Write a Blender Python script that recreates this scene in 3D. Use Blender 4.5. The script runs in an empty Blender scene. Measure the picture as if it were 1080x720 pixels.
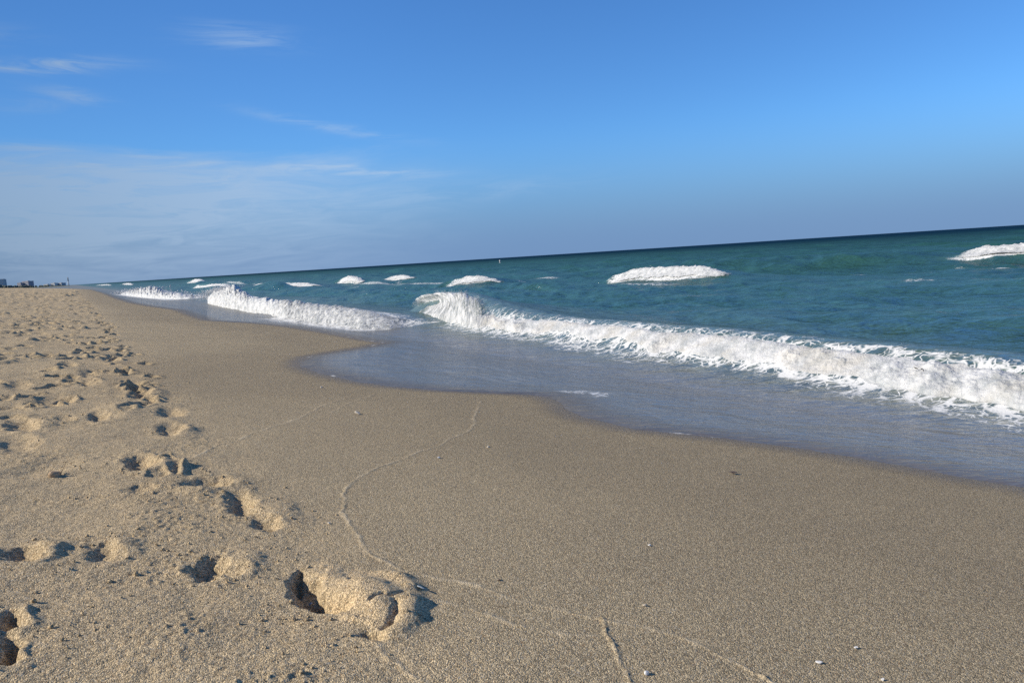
import bpy, bmesh, math, random
import numpy as np
from mathutils import Matrix, Vector
R = math.radians
rng = np.random.default_rng(7)
random.seed(7)
sc = bpy.context.scene
COL = sc.collection

# ------------------------------------------------------------------ camera
# world axes: X = seaward, Y = along the shore (away), Z up, sea level z = 0
F_PX = 800.0
EYE = np.array([0.0, 0.0, 1.25])
BEAR, PITCH, ROLL = R(29.6), math.atan(88.6 / F_PX), R(3.62)
_r0 = np.array([math.cos(BEAR), -math.sin(BEAR), 0.0])
_fh = np.array([math.sin(BEAR), math.cos(BEAR), 0.0])
FWD = math.cos(PITCH) * _fh - math.sin(PITCH) * np.array([0, 0, 1.0])
_u0 = np.cross(_r0, FWD)
RGT = _r0 * math.cos(ROLL) - _u0 * math.sin(ROLL)
UPV = _u0 * math.cos(ROLL) + _r0 * math.sin(ROLL)
cam = bpy.data.cameras.new('camera')
cam.sensor_width = 36.0
cam.lens = 36.0 * F_PX / 1080.0
cam.clip_start, cam.clip_end = 0.05, 90000.0
camo = bpy.data.objects.new('camera', cam)
COL.objects.link(camo)
camo.matrix_world = Matrix(((RGT[0], UPV[0], -FWD[0], EYE[0]), (RGT[1], UPV[1], -FWD[1], EYE[1]),
                            (RGT[2], UPV[2], -FWD[2], EYE[2]), (0, 0, 0, 1)))
sc.camera = camo

# ------------------------------------------------------------------ node helper
class NT:
    def __init__(s, tree):
        s.t = tree
    def n(s, typ, **kw):
        nd = s.t.nodes.new(typ)
        for k, v in kw.items():
            setattr(nd, k, v)
        return nd
    def put(s, sock, v):
        if isinstance(v, bpy.types.NodeSocket):
            s.t.links.new(v, sock)
        elif isinstance(v, (tuple, list)) and len(v) == 3 and sock.type == 'RGBA':
            sock.default_value = (*v, 1)
        else:
            sock.default_value = v
    def m(s, op, a, b=0.0, c=0.0, clamp=False):
        nd = s.n('ShaderNodeMath', operation=op, use_clamp=clamp)
        for i, v in enumerate((a, b, c)):
            s.put(nd.inputs[i], v)
        return nd.outputs[0]
    def vm(s, op, a, b=(0, 0, 0)):
        nd = s.n('ShaderNodeVectorMath', operation=op)
        s.put(nd.inputs[0], a); s.put(nd.inputs[1], b)
        return nd.outputs['Value'] if op in ('DOT_PRODUCT', 'LENGTH') else nd.outputs[0]
    def ss(s, x, lo, hi, a=0.0, b=1.0):
        nd = s.n('ShaderNodeMapRange', interpolation_type='SMOOTHSTEP')
        for i, v in enumerate((x, lo, hi, a, b)):
            s.put(nd.inputs[i], v)
        return nd.outputs[0]
    def mix(s, fac, a, b, blend='MIX'):
        nd = s.n('ShaderNodeMix', data_type='RGBA', blend_type=blend)
        s.put(nd.inputs[0], fac); s.put(nd.inputs[6], a); s.put(nd.inputs[7], b)
        return nd.outputs[2]
    def noise(s, vec, scale, detail=3.0, rough=0.55, dist=0.0, dim='3D'):
        nd = s.n('ShaderNodeTexNoise', noise_dimensions=dim)
        s.put(nd.inputs['Vector'], vec)
        nd.inputs['Scale'].default_value = scale
        nd.inputs['Detail'].default_value = detail
        nd.inputs['Roughness'].default_value = rough
        nd.inputs['Distortion'].default_value = dist
        return nd.outputs[0]
    def vor(s, vec, scale, feature='F1', dim='3D'):
        nd = s.n('ShaderNodeTexVoronoi', feature=feature, voronoi_dimensions=dim)
        s.put(nd.inputs['Vector'], vec)
        nd.inputs['Scale'].default_value = scale
        return nd
    def attr(s, name):
        return s.n('ShaderNodeAttribute', attribute_name=name).outputs['Fac']
    def scale(s, vec, xyz, rot=0.0):
        nd = s.n('ShaderNodeMapping')
        s.put(nd.inputs[0], vec)
        nd.inputs['Scale'].default_value = xyz
        nd.inputs['Rotation'].default_value = (0, 0, rot)
        return nd.outputs[0]

# ------------------------------------------------------------------ sky and sun
SUN_EL = R(30.0)
SUN_BEAR = R(-66.0)              # clockwise from +Y
SUN_DIR = Vector((math.sin(SUN_BEAR) * math.cos(SUN_EL), math.cos(SUN_BEAR) * math.cos(SUN_EL), math.sin(SUN_EL)))
world = bpy.data.worlds.new('World')
sc.world = world
world.use_nodes = True
wt = world.node_tree
wt.nodes.clear()
W = NT(wt)
sky = W.n('ShaderNodeTexSky', sky_type='NISHITA')
sky.sun_disc = False
sky.sun_elevation = SUN_EL
sky.sun_rotation = SUN_BEAR
sky.altitude = 0
sky.air_density, sky.dust_density, sky.ozone_density = 1.0, 0.25, 2.0
hsv = W.n('ShaderNodeHueSaturation')
hsv.inputs['Saturation'].default_value = 1.0
SKY_TINT = (0.54, 1.04, 1.66)
W.put(hsv.inputs['Color'], sky.outputs[0])
d = W.n('ShaderNodeTexCoord').outputs['Generated']
dn = W.vm('NORMALIZE', d)
sep = W.n('ShaderNodeSeparateXYZ'); W.put(sep.inputs[0], dn)
DEG = 57.29578
el = W.m('MULTIPLY', W.m('ARCSINE', sep.outputs[2]), DEG)
az = W.m('SUBTRACT', W.m('MULTIPLY', W.m('ARCTAN2', sep.outputs[0], sep.outputs[1]), DEG), math.degrees(BEAR))
cmb = W.n('ShaderNodeCombineXYZ'); W.put(cmb.inputs[0], az); W.put(cmb.inputs[1], el)
ae = cmb.outputs[0]
n1 = W.noise(W.scale(ae, (0.045, 0.28, 1), R(4)), 1.0, 5, 0.6, 0.6)
n2 = W.noise(W.scale(ae, (0.16, 1.1, 1), R(-5)), 1.0, 7, 0.66, 1.0)
# pale veil low on the left
eln = W.m('ADD', el, W.m('MULTIPLY', W.m('ADD', W.m('SUBTRACT', n1, 0.5), W.m('MULTIPLY', W.m('SUBTRACT', n2, 0.5), 0.35)), 6.5))
veil = W.m('MULTIPLY', W.ss(eln, 9.0, 6.4), W.ss(az, 2.0, -29.0))
veil = W.m('MULTIPLY', veil, W.ss(n2, 0.25, 0.72, 0.45, 1.15))
veil = W.m('MULTIPLY', veil, W.ss(el, -0.5, 5.0, 0.45, 1.0))
cloud = W.m('MULTIPLY', veil, 1.0)
def cirrus(a0, e0, la, le, tilt, amp):
    global cloud
    ca, sa = math.cos(R(tilt)), math.sin(R(tilt))
    da = W.m('SUBTRACT', az, a0)
    de = W.m('SUBTRACT', W.m('ADD', el, W.m('MULTIPLY', W.m('SUBTRACT', n1, 0.5), 2.2)), e0)
    x = W.m('ADD', W.m('MULTIPLY', da, ca / la), W.m('MULTIPLY', de, sa / la))
    y = W.m('ADD', W.m('MULTIPLY', da, -sa / le), W.m('MULTIPLY', de, ca / le))
    q = W.m('ADD', W.m('MULTIPLY', x, x), W.m('MULTIPLY', y, y))
    g = W.m('EXPONENT', W.m('MULTIPLY', q, -1.0))
    g = W.m('MULTIPLY', g, W.ss(n2, 0.36, 0.64, 0.08, 1.35))
    cloud = W.m('ADD', cloud, W.m('MULTIPLY', g, amp))
for a in ((-30, 13.7, 4.2, 0.30, 1, 0.55), (-28.5, 12.1, 2.0, 0.42, -12, 0.28), (-17.9, 15.7, 3.0, 0.62, -2, 0.42), (-12.5, 10.1, 5.0, 0.36, -12, 0.32),
          (-11, 6.9, 5.5, 0.32, -3, 0.48), (-31, 8.6, 3.5, 0.30, 0, 0.40), (-28, 7.8, 7.0, 0.40, -1, 0.35), (-32, 11.4, 3.0, 0.5, 0, 0.22),
          (-2, 5.0, 8.0, 0.7, 3, 0.16), (-33, 15.3, 3.0, 0.5, 0, 0.15)):
    cirrus(*a)
cloud = W.m('MINIMUM', cloud, 0.75)
# low greyish-mauve haze band over the sea
band = W.m('MULTIPLY', W.ss(el, 9.5, 0.5), 0.90)
skyc = W.mix(1.0, hsv.outputs[0], SKY_TINT, 'MULTIPLY')
skyc = W.mix(band, skyc, (1.72, 2.95, 5.5))
skyc = W.mix(cloud, skyc, (4.4, 6.0, 8.2))
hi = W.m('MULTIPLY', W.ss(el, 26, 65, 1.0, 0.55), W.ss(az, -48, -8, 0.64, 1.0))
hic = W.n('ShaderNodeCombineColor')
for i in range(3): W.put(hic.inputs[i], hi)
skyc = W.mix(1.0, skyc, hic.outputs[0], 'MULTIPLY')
bg = W.n('ShaderNodeBackground')
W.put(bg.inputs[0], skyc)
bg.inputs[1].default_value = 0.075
wo = W.n('ShaderNodeOutputWorld')
wt.links.new(bg.outputs[0], wo.inputs[0])

sun = bpy.data.lights.new('sun', 'SUN')
sun.energy, sun.angle, sun.color = 3.9, R(0.53), (1.0, 0.91, 0.77)
suno = bpy.data.objects.new('sun', sun)
COL.objects.link(suno)
suno.rotation_euler = SUN_DIR.to_track_quat('Z', 'Y').to_euler()
suno.location = (-20, 20, 20)

vs = sc.view_settings
vs.view_transform, vs.look, vs.gamma, vs.use_curve_mapping = 'Standard', 'None', 1.0, False
vs.exposure = 0.35
sc.cycles.use_denoising = False
sc.cycles.max_bounces = 6
sc.cycles.transparent_max_bounces = 12
sc.cycles.sample_clamp_indirect = 4.0

# ------------------------------------------------------------------ numpy noise
def _hash(ix, iy, iz, k=0):
    h = (ix.astype(np.int64) * 374761393 + iy.astype(np.int64) * 668265263 + iz.astype(np.int64) * 2147483647 + k * 974634533) & 0xFFFFFFFF
    h = ((h ^ (h >> 13)) * 1274126177) & 0xFFFFFFFF
    h = ((h ^ (h >> 16)) * 2246822519) & 0xFFFFFFFF
    return ((h ^ (h >> 15)) & 0xFFFFFF) / float(0xFFFFFF)
def vnoise2(x, y, k=0):
    """gradient noise in 2-D, about -1..1"""
    ix, iy = np.floor(x), np.floor(y)
    fx, fy = x - ix, y - iy
    z = np.zeros_like(ix)
    def g(a, b):
        t = _hash(ix + a, iy + b, z, k) * (2 * np.pi)
        return np.cos(t) * (fx - a) + np.sin(t) * (fy - b)
    ux = fx * fx * fx * (fx * (fx * 6 - 15) + 10); uy = fy * fy * fy * (fy * (fy * 6 - 15) + 10)
    a = g(0, 0) * (1 - ux) + g(1, 0) * ux
    b = g(0, 1) * (1 - ux) + g(1, 1) * ux
    return 1.5 * (a * (1 - uy) + b * uy)
def fbm2(x, y, octs=4, k=0, gain=0.5):
    s, a = 0, 1.0
    for i in range(octs):
        s = s + a * vnoise2(x * 2.03 ** i, y * 2.03 ** i, k + i)
        a *= gain
    return s
def worley3(x, y, z, k=0):
    ix, iy, iz = np.floor(x), np.floor(y), np.floor(z)
    best = np.full(x.shape, 9.0)
    for a in (-1, 0, 1):
        for b in (-1, 0, 1):
            for c in (-1, 0, 1):
                cx, cy, cz = ix + a, iy + b, iz + c
                dd = (cx + _hash(cx, cy, cz, k) - x) ** 2 + (cy + _hash(cx, cy, cz, k + 1) - y) ** 2 + (cz + _hash(cx, cy, cz, k + 2) - z) ** 2
                best = np.minimum(best, dd)
    return np.sqrt(best)
def sstep(x, a, b):
    t = np.clip((x - a) / (b - a), 0, 1)
    return t * t * (3 - 2 * t)

# ------------------------------------------------------------------ the lie of the beach
_pu = np.array([-40000, -400, -60, -24, -10, -6, -4, 0, 3, 4.7, 8, 20, 100, 1000, 40000], float)
_pz = np.array([4.0, 3.2, 2.7, 2.2, 1.42, 1.06, 0.85, 0.50, 0.19, 0.0, -0.38, -1.2, -4, -20, -60], float)
_tu = np.linspace(-80, 60, 5601)
_tz = np.interp(_tu, _pu, _pz)
_k = np.exp(-0.5 * (np.arange(-60, 61) / 22.0) ** 2); _k /= _k.sum()
_tz[60:-60] = np.convolve(_tz, _k, 'same')[60:-60]
def bend(v):
    """the coast swings inland far up the shore"""
    w = np.maximum(v - 110, 0)
    return 0.085 * (np.sqrt(w * w + 220.0 ** 2) - 220.0)
def zs(u):
    return np.where(np.abs(u + 10) < 65, np.interp(u, _tu, _tz), np.interp(u, _pu, _pz))
def ray(px, py):
    v = RGT * (px - 540) / F_PX + UPV * (360 - py) / F_PX + FWD
    return v / np.linalg.norm(v)
def P(px, py, z=None):
    """pixel of the 1080x720 photograph -> ground point (or point at level z)"""
    r = ray(px, py)
    if z is not None:
        t = (z - EYE[2]) / r[2]
        return EYE + r * t
    t = np.geomspace(0.3, 5000, 6000)
    h = EYE[2] + r[2] * t - zs(EYE[0] + r[0] * t)
    i = int(np.argmax(h < 0)) if (h < 0).any() else len(t) - 1
    a = h[i - 1] / (h[i - 1] - h[i]) if i else 0
    tt = t[i - 1] + (t[i] - t[i - 1]) * a
    p = EYE + r * tt
    return p

def proj(p):
    q = np.asarray(p) - EYE
    w = q @ FWD
    return 540 + F_PX * (q @ RGT) / w, 360 - F_PX * (q @ UPV) / w

# waterline (edge of the swash) read off the photo, laid on the sand
wl_px = [(1080, 514), (1000, 501), (900, 482), (830, 471), (760, 462), (670, 453), (615, 440), (598, 433), (592, 425), (577, 418.5), (555, 416),
         (513, 414.5), (470, 412.4), (415, 408), (377, 403), (334, 393), (317, 386), (315, 381.7), (325, 376), (351, 371.5), (385, 366),
         (404, 361.6), (385, 358.8), (342, 350.6), (300, 344), (270, 341), (218, 338), (200, 332), (188, 327), (158, 323), (138, 319.3),
         (122, 314.5), (108, 309), (97, 305.8)]
_w = np.array([P(*p)[:2] for p in wl_px])
_w = _w[np.argsort(_w[:, 1])]
_wv = np.concatenate([np.arange(-400, _w[0, 1] - 2, 3.0), _w[:, 1], np.arange(_w[-1, 1] + 6, 4000, 6.0)])
_n0 = len(np.arange(-400, _w[0, 1] - 2, 3.0))
_wu = np.concatenate([_w[0, 0] + 0.5 * vnoise2(np.arange(_n0) * 0.5, np.zeros(_n0)), _w[:, 0],
                      3.3 + 0.9 * vnoise2(np.arange(len(_wv) - _n0 - len(_w)) * 0.37, np.ones(len(_wv) - _n0 - len(_w)))])
def uw(v):
    return np.interp(v, _wv, _wu) - bend(v) + 0.018 * vnoise2(v * 3.1, v * 0 + 4.0) + 0.007 * vnoise2(v * 9.0, v * 0 + 8.0)
print('WATERLINE', [(round(a, 2), round(b, 2)) for a, b in _w])

# ------------------------------------------------------------------ object helpers
def tag(o, label=None, cat=None, group=None, kind=None):
    if label: o['label'] = label
    if cat: o['category'] = cat
    if group: o['group'] = group
    if kind: o['kind'] = kind
    return o
def empty(name, loc, label, cat, group=None):
    o = bpy.data.objects.new(name, None)
    o.empty_display_size = 0.2
    COL.objects.link(o)
    o.location = loc
    return tag(o, label, cat, group)
def mesh_np(name, verts, faces, mat, parent=None, attrs=None, smooth=True):
    """faces: (n,k) int array, k = 3 or 4"""
    me = bpy.data.meshes.new(name)
    verts = np.ascontiguousarray(verts, np.float32); faces = np.ascontiguousarray(faces, np.int32)
    nf, k = faces.shape
    me.vertices.add(len(verts)); me.vertices.foreach_set('co', verts.ravel())
    me.loops.add(nf * k); me.loops.foreach_set('vertex_index', faces.ravel())
    me.polygons.add(nf); me.polygons.foreach_set('loop_start', np.arange(0, nf * k, k, dtype=np.int32))
    me.polygons.foreach_set('use_smooth', np.full(nf, smooth))
    for an, av in (attrs or {}).items():
        me.attributes.new(an, 'FLOAT', 'POINT').data.foreach_set('value', np.ascontiguousarray(av, np.float32).ravel())
    me.update(calc_edges=True)
    if mat: me.materials.append(mat)
    o = bpy.data.objects.new(name, me)
    COL.objects.link(o)
    if parent:
        o.parent = parent
        o.matrix_parent_inverse = Matrix.Translation(-Vector(parent.location))
    return o
def grid_faces(nr, nc, wrap=False):
    i = np.arange(nr - 1)[:, None]; j = np.arange(nc if wrap else nc - 1)[None, :]
    jn = (j + 1) % nc
    a = i * nc + j; b = i * nc + jn; c = (i + 1) * nc + jn; e = (i + 1) * nc + j
    return np.stack([np.broadcast_to(x, a.shape).ravel() for x in (a, e, c, b)], 1)
def new_mat(name):
    m = bpy.data.materials.new(name); m.use_nodes = True
    m.node_tree.nodes.clear()
    T = NT(m.node_tree)
    out = T.n('ShaderNodeOutputMaterial')
    return m, T, out
def principled(T, out, **kw):
    b = T.n('ShaderNodeBsdfPrincipled')
    for k, v in kw.items():
        T.put(b.inputs[k.replace('_', ' ')], v)
    if out: T.t.links.new(b.outputs[0], out.inputs[0])
    return b
def bump(T, h, strength, dist, normal=None):
    b = T.n('ShaderNodeBump')
    T.put(b.inputs['Strength'], strength)
    b.inputs['Distance'].default_value = dist
    T.put(b.inputs['Height'], h)
    if normal is not None: T.put(b.inputs['Normal'], normal)
    return b.outputs[0]

# ------------------------------------------------------------------ materials
def sand_material():
    m, T, out = new_mat('sand')
    pos = T.n('ShaderNodeNewGeometry').outputs['Position']
    dry, wet, line = T.attr('dry'), T.attr('wet'), T.attr('line')
    big = T.noise(pos, 1.3, 4, 0.6)
    med = T.noise(pos, 14.0, 4, 0.6)
    base = T.mix(dry, (0.424, 0.346, 0.224), (0.65, 0.500, 0.305))
    base = T.mix(1.0, base, T.mix(big, (0.86, 0.86, 0.87), (1.12, 1.12, 1.10)), 'MULTIPLY')
    base = T.mix(1.0, base, T.mix(med, (0.90, 0.90, 0.90), (1.10, 1.09, 1.07)), 'MULTIPLY')
    v1 = T.vor(pos, 300.0)
    v2 = T.vor(pos, 640.0)
    c1 = T.n('ShaderNodeSeparateColor'); T.put(c1.inputs[0], v1.outputs['Color'])
    c2 = T.n('ShaderNodeSeparateColor'); T.put(c2.inputs[0], v2.outputs['Color'])
    g = T.m('ADD', T.m('MULTIPLY', T.m('POWER', c1.outputs[0], 1.8), 1.0), T.m('MULTIPLY', c2.outputs[0], 0.62))
    g = T.m('ADD', g, 0.30)
    gc = T.n('ShaderNodeCombineColor')
    for i in range(3): T.put(gc.inputs[i], g)
    base = T.mix(1.0, base, gc.outputs[0], 'MULTIPLY')
    base = T.mix(T.ss(c1.outputs[1], 0.93, 0.97, 0, 0.55), base, (0.62, 0.56, 0.46))
    base = T.mix(T.ss(c1.outputs[2], 0.94, 0.97, 0, 0.5), base, (0.36, 0.19, 0.09))
    base = T.mix(T.m('MULTIPLY', line, T.ss(c2.outputs[1], 0.2, 0.6, 0.35, 0.9)), base, (0.80, 0.66, 0.45))
    base = T.mix(wet, base, T.mix(1.0, base, (0.50, 0.50, 0.53), 'MULTIPLY'))
    rough = T.ss(wet, 0.35, 1.0, 0.9, 0.50)
    hgt = T.m('ADD', T.m('MULTIPLY', v1.outputs['Distance'], -0.7), T.m('MULTIPLY', v2.outputs['Distance'], -0.3))
    nrm = bump(T, hgt, 0.9, 0.0042)
    nrm = bump(T, T.noise(pos, 55.0, 4, 0.65), T.ss(wet, 0.2, 0.9, 0.55, 0.05), 0.006, nrm)
    principled(T, out, Base_Color=base, Roughness=rough, Normal=nrm, Specular_IOR_Level=T.ss(wet, 0.2, 1.0, 0.15, 0.35))
    return m
SAND = sand_material()

def sea_material():
    m, T, out = new_mat('sea_water')
    pos = T.n('ShaderNodeNewGeometry').outputs['Position']
    film, foam, face, off, thinw = T.attr('film'), T.attr('foam'), T.attr('face'), T.attr('offshore'), T.attr('thin')
    pat = T.noise(T.scale(pos, (0.10, 0.03, 0.1)), 1.0, 4, 0.6)
    col = T.mix(T.ss(off, 0.0, 0.55), (0.049, 0.128, 0.094), (0.025, 0.092, 0.075))
    col = T.mix(T.ss(off, 0.45, 1.0), col, (0.002, 0.026, 0.056))
    pat2 = T.noise(T.scale(pos, (0.9, 0.28, 0.5), R(15)), 1.0, 4, 0.62)
    col = T.mix(1.0, col, T.mix(pat2, (0.48, 0.54, 0.62), (1.46, 1.42, 1.34)), 'MULTIPLY')
    col = T.mix(1.0, col, T.mix(pat, (0.70, 0.74, 0.78), (1.28, 1.25, 1.2)), 'MULTIPLY')
    col = T.mix(face, col, (0.070, 0.165, 0.125))  # light through the thin wave face, put into the colour as paler green
    col = T.mix(film, col, (0.200, 0.196, 0.178))
    col = T.mix(T.m('MULTIPLY', thinw, 0.8), col, (0.155, 0.125, 0.092))
    # ripples
    pa = T.vm('DOT_PRODUCT', pos, (math.cos(BEAR), -math.sin(BEAR), 0)); pc = T.vm('DOT_PRODUCT', pos, (math.sin(BEAR), math.cos(BEAR), 0))
    cw = T.n('ShaderNodeCombineXYZ'); T.put(cw.inputs[0], T.m('MULTIPLY', pa, 0.30)); T.put(cw.inputs[1], pc)
    r4 = T.noise(cw.outputs[0], 16.0, 4, 0.62, 0.6)
    r5 = T.noise(cw.outputs[0], 3.2, 4, 0.62, 0.5)
    r1 = T.noise(T.scale(pos, (1.0, 0.55, 1.0), R(-12)), 5.5, 4, 0.6, 0.5)
    r2 = T.noise(T.scale(pos, (1.0, 0.6, 1.0), R(20)), 17.0, 3, 0.6, 0.4)
    r3 = T.noise(T.scale(pos, (1.0, 0.45, 1.0), R(8)), 1.4, 4, 0.6, 0.3)
    nrm = bump(T, r3, T.ss(film, 0.0, 1.0, 0.85, 0.06), 0.30)
    nrm = bump(T, r1, T.m('MULTIPLY', T.ss(film, 0.0, 1.0, 0.36, 0.20), T.ss(off, .15, .7, 1.0, 0.2)), 0.07, nrm)
    nrm = bump(T, r2, T.m('MULTIPLY', T.ss(film, 0.0, 1.0, 0.20, 0.12), T.ss(off, .05, .4, 1.0, 0.0)), 0.022, nrm)
    nrm = bump(T, r5, T.ss(film, 0.0, 1.0, 0.70, 0.18), 0.12, nrm)
    nrm = bump(T, r4, T.m('MULTIPLY', film, 0.45), 0.022, nrm)
    # lace of foam on the surface
    warp = T.n('ShaderNodeTexNoise'); T.put(warp.inputs[0], pos); warp.inputs['Scale'].default_value = 3.0; warp.inputs['Detail'].default_value = 3
    wv = T.vm('ADD', pos, T.vm('MULTIPLY', T.vm('SUBTRACT', warp.outputs[1], (0.5, 0.5, 0.5)), (0.5, 0.5, 0.5)))
    lace = T.vor(wv, 4.2, 'DISTANCE_TO_EDGE').outputs[0]
    lace2 = T.vor(wv, 11.0, 'DISTANCE_TO_EDGE').outputs[0]
    fn = T.noise(pos, 6.0, 5, 0.68)
    thr = T.m('ADD', T.m('MULTIPLY', T.m('MINIMUM', lace, T.m('MULTIPLY', lace2, 1.3)), 1.7), T.m('MULTIPLY', fn, 0.75))
    fm = T.ss(T.m('SUBTRACT', foam, thr), -0.12, 0.10)
    body = T.n('ShaderNodeBsdfDiffuse'); T.put(body.inputs['Color'], col); T.put(body.inputs['Normal'], nrm)
    gl = T.n('ShaderNodeBsdfGlossy'); gl.inputs['Color'].default_value = (1, 1, 1, 1)
    T.put(gl.inputs['Roughness'], T.m('ADD', T.ss(off, 0.0, 1.0, 0.10, 0.34), T.m('MULTIPLY', film, -0.04))); T.put(gl.inputs['Normal'], nrm)
    fr = T.n('ShaderNodeFresnel'); fr.inputs['IOR'].default_value = 1.33; T.put(fr.inputs['Normal'], nrm)
    cap = T.m('SUBTRACT', T.ss(off, 0.0, 0.92, 0.36, 0.035), T.m('ADD', T.m('MULTIPLY', film, 0.06), T.m('MULTIPLY', thinw, 0.14)))
    F = T.m('DIVIDE', fr.outputs[0], T.m('POWER', T.m('ADD', 1.0, T.m('POWER', T.m('DIVIDE', fr.outputs[0], cap), 2.5)), 0.4))
    b = T.n('ShaderNodeMixShader')
    T.put(b.inputs[0], F); T.t.links.new(body.outputs[0], b.inputs[1]); T.t.links.new(gl.outputs[0], b.inputs[2])
    fb = principled(T, None, Base_Color=(0.80, 0.81, 0.80), Roughness=0.9, Normal=bump(T, fn, 0.5, 0.03))
    mx = T.n('ShaderNodeMixShader')
    T.put(mx.inputs[0], fm); T.t.links.new(b.outputs[0], mx.inputs[1]); T.t.links.new(fb.outputs[0], mx.inputs[2])
    T.t.links.new(mx.outputs[0], out.inputs[0])
    return m
SEA = sea_material()

def foam_material():
    m, T, out = new_mat('foam')
    pos = T.n('ShaderNodeNewGeometry').outputs['Position']
    edge, sandy, stw = T.attr('edge'), T.attr('sandy'), T.attr('streak')
    cx = T.n('ShaderNodeCombineXYZ'); T.put(cx.inputs[0], T.m('MULTIPLY', T.attr('along'), 10.0)); T.put(cx.inputs[1], T.m('MULTIPLY', T.attr('across'), 2.6))
    stn = T.noise(cx.outputs[0], 1.0, 5, 0.66, 1.3)
    n = T.noise(pos, 9.0, 5, 0.7)
    fine = T.noise(pos, 48.0, 4, 0.7)
    col = T.mix(T.ss(T.m('ADD', T.m('MULTIPLY', T.noise(pos, 5.0, 5, 0.7), 0.75), T.m('MULTIPLY', stn, 0.25)), .30, .68), (0.34, 0.37, 0.385), (0.76, 0.765, 0.765))
    col = T.mix(T.m('MULTIPLY', sandy, T.ss(T.noise(pos, 2.3, 3, 0.6), 0.42, 0.66)), col, (0.56, 0.51, 0.42))
    nrm = bump(T, fine, 0.4, 0.012)
    nrm = bump(T, n, 0.75, 0.05, nrm)
    b = principled(T, None, Base_Color=col, Roughness=0.75, Normal=nrm, Subsurface_Weight=0.6, Subsurface_Scale=0.025, Specular_IOR_Level=0.3)
    b.inputs['Subsurface Radius'].default_value = (1, 1, 1)
    tr = T.n('ShaderNodeBsdfTransparent')
    mx = T.n('ShaderNodeMixShader')
    br = T.m('ADD', T.m('MULTIPLY', n, 0.6), T.m('MULTIPLY', fine, 0.4))
    br = T.m('ADD', T.m('MULTIPLY', br, T.m('SUBTRACT', 1.0, stw)), T.m('MULTIPLY', stn, stw))
    T.put(mx.inputs[0], T.ss(T.m('SUBTRACT', br, T.m('SUBTRACT', T.m('MULTIPLY', edge, 0.85), 0.1)), T.m('SUBTRACT', -0.08, T.m('MULTIPLY', stw, 0.16)), T.m('ADD', 0.08, T.m('MULTIPLY', stw, 0.16))))
    T.t.links.new(tr.outputs[0], mx.inputs[1]); T.t.links.new(b.outputs[0], mx.inputs[2])
    T.t.links.new(mx.outputs[0], out.inputs[0])
    return m
FOAM = foam_material()

def plain(name, c, rough=0.7, var=0.15, scale=40.0):
    m, T, out = new_mat(name)
    pos = T.n('ShaderNodeTexCoord').outputs['Object']
    n = T.noise(pos, scale, 4, 0.6)
    col = T.mix(n, tuple(x * (1 - var) for x in c), tuple(min(1, x * (1 + var)) for x in c))
    principled(T, out, Base_Color=col, Roughness=rough, Normal=bump(T, n, 0.3, 0.3 / scale))
    return m

# ------------------------------------------------------------------ polar sheets round the viewer's spot
def angles(dense_lo, dense_hi, step, coarse=R(4)):
    mid = np.arange(dense_lo, dense_hi + step * .5, step)
    rest = np.linspace(mid[-1], mid[0] + 2 * np.pi, max(4, int((2 * np.pi - (mid[-1] - mid[0])) / coarse)))[1:-1]
    return np.concatenate([mid, rest])
def radii(segs):
    r = [segs[0][0]]
    for r0, r1, k in segs:
        while r[-1] < r1:
            r.append(r[-1] * (1 + k))
    return np.array(r)

# ================================================================== SAND
th = angles(BEAR - R(44), BEAR + R(42), 0.0019)
rr = radii([(0.35, 1.0, 0.006), (1.0, 14, 0.0026), (14, 170, 0.0030), (170, 40000, 0.04)])
NR, NC = len(rr), len(th)
U = rr[:, None] * np.sin(th)[None, :]
V = rr[:, None] * np.cos(th)[None, :]
print('sand grid', NR, NC)
fade = 1 - sstep(rr, 200, 400)[:, None]
dW = U - uw(V)                                      # >0 under the swash
UB = U + bend(V)
land = 1 - sstep(UB, 0.30, 0.85)                    # trampled side
land2 = 1 - sstep(UB, -0.2, 3.0)
Z = zs(U + bend(V))
DRY = 0.05 + 0.36 * land + 0.20 * land2
DRY = DRY * (0.9 + 0.25 * fbm2(U * 1.1, V * 0.7, 3, 50))
WET = sstep(dW, -0.42, 0.02) * 0.9
WET = np.maximum(WET, 0.30 * sstep(dW + 0.5 * vnoise2(V * 0.35, V * 0, 61), -2.3, -0.9))
LINE = np.zeros_like(Z)
# gentle undulation + roughness of dry sand
H = 0.010 * fbm2(U * 0.9, V * 0.55, 3, 3) * (0.35 + land)
H += land * (0.010 * fbm2(U * 2.6, V * 2.6, 2, 11) + 0.0026 * fbm2(U * 14, V * 14, 2, 21))
H += (0.0006 + 0.0010 * land) * fbm2(U * 60, V * 60, 2, 31) * (1 - sstep(rr, 6, 18))[:, None]
crumb = land * sstep(fbm2(U * 2.2, V * 2.2, 3, 41), -0.05, 0.7)
H += crumb * 0.0065 * np.maximum(0, vnoise2(U * 45, V * 45, 43) + 0.5 * vnoise2(U * 90, V * 90, 44)) * (1 - sstep(rr, 5, 14))[:, None]
H += land * sstep(rr, 9, 25)[:, None] * (0.018 * fbm2(U * 1.4, V * 1.4, 2, 111) + 0.03 * np.maximum(0, vnoise2(U * 0.8, V * 0.5, 113)) * sstep(rr, 40, 110)[:, None])
H *= fade * (1 - sstep(dW, -0.6, -0.1))
wx = 0.016 * fbm2(U * 16, V * 16, 3, 71)            # warps the outlines of prints
wy = 0.016 * fbm2(U * 16, V * 16, 3, 81)
_dense = int((th < BEAR + R(42.5)).sum())
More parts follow.
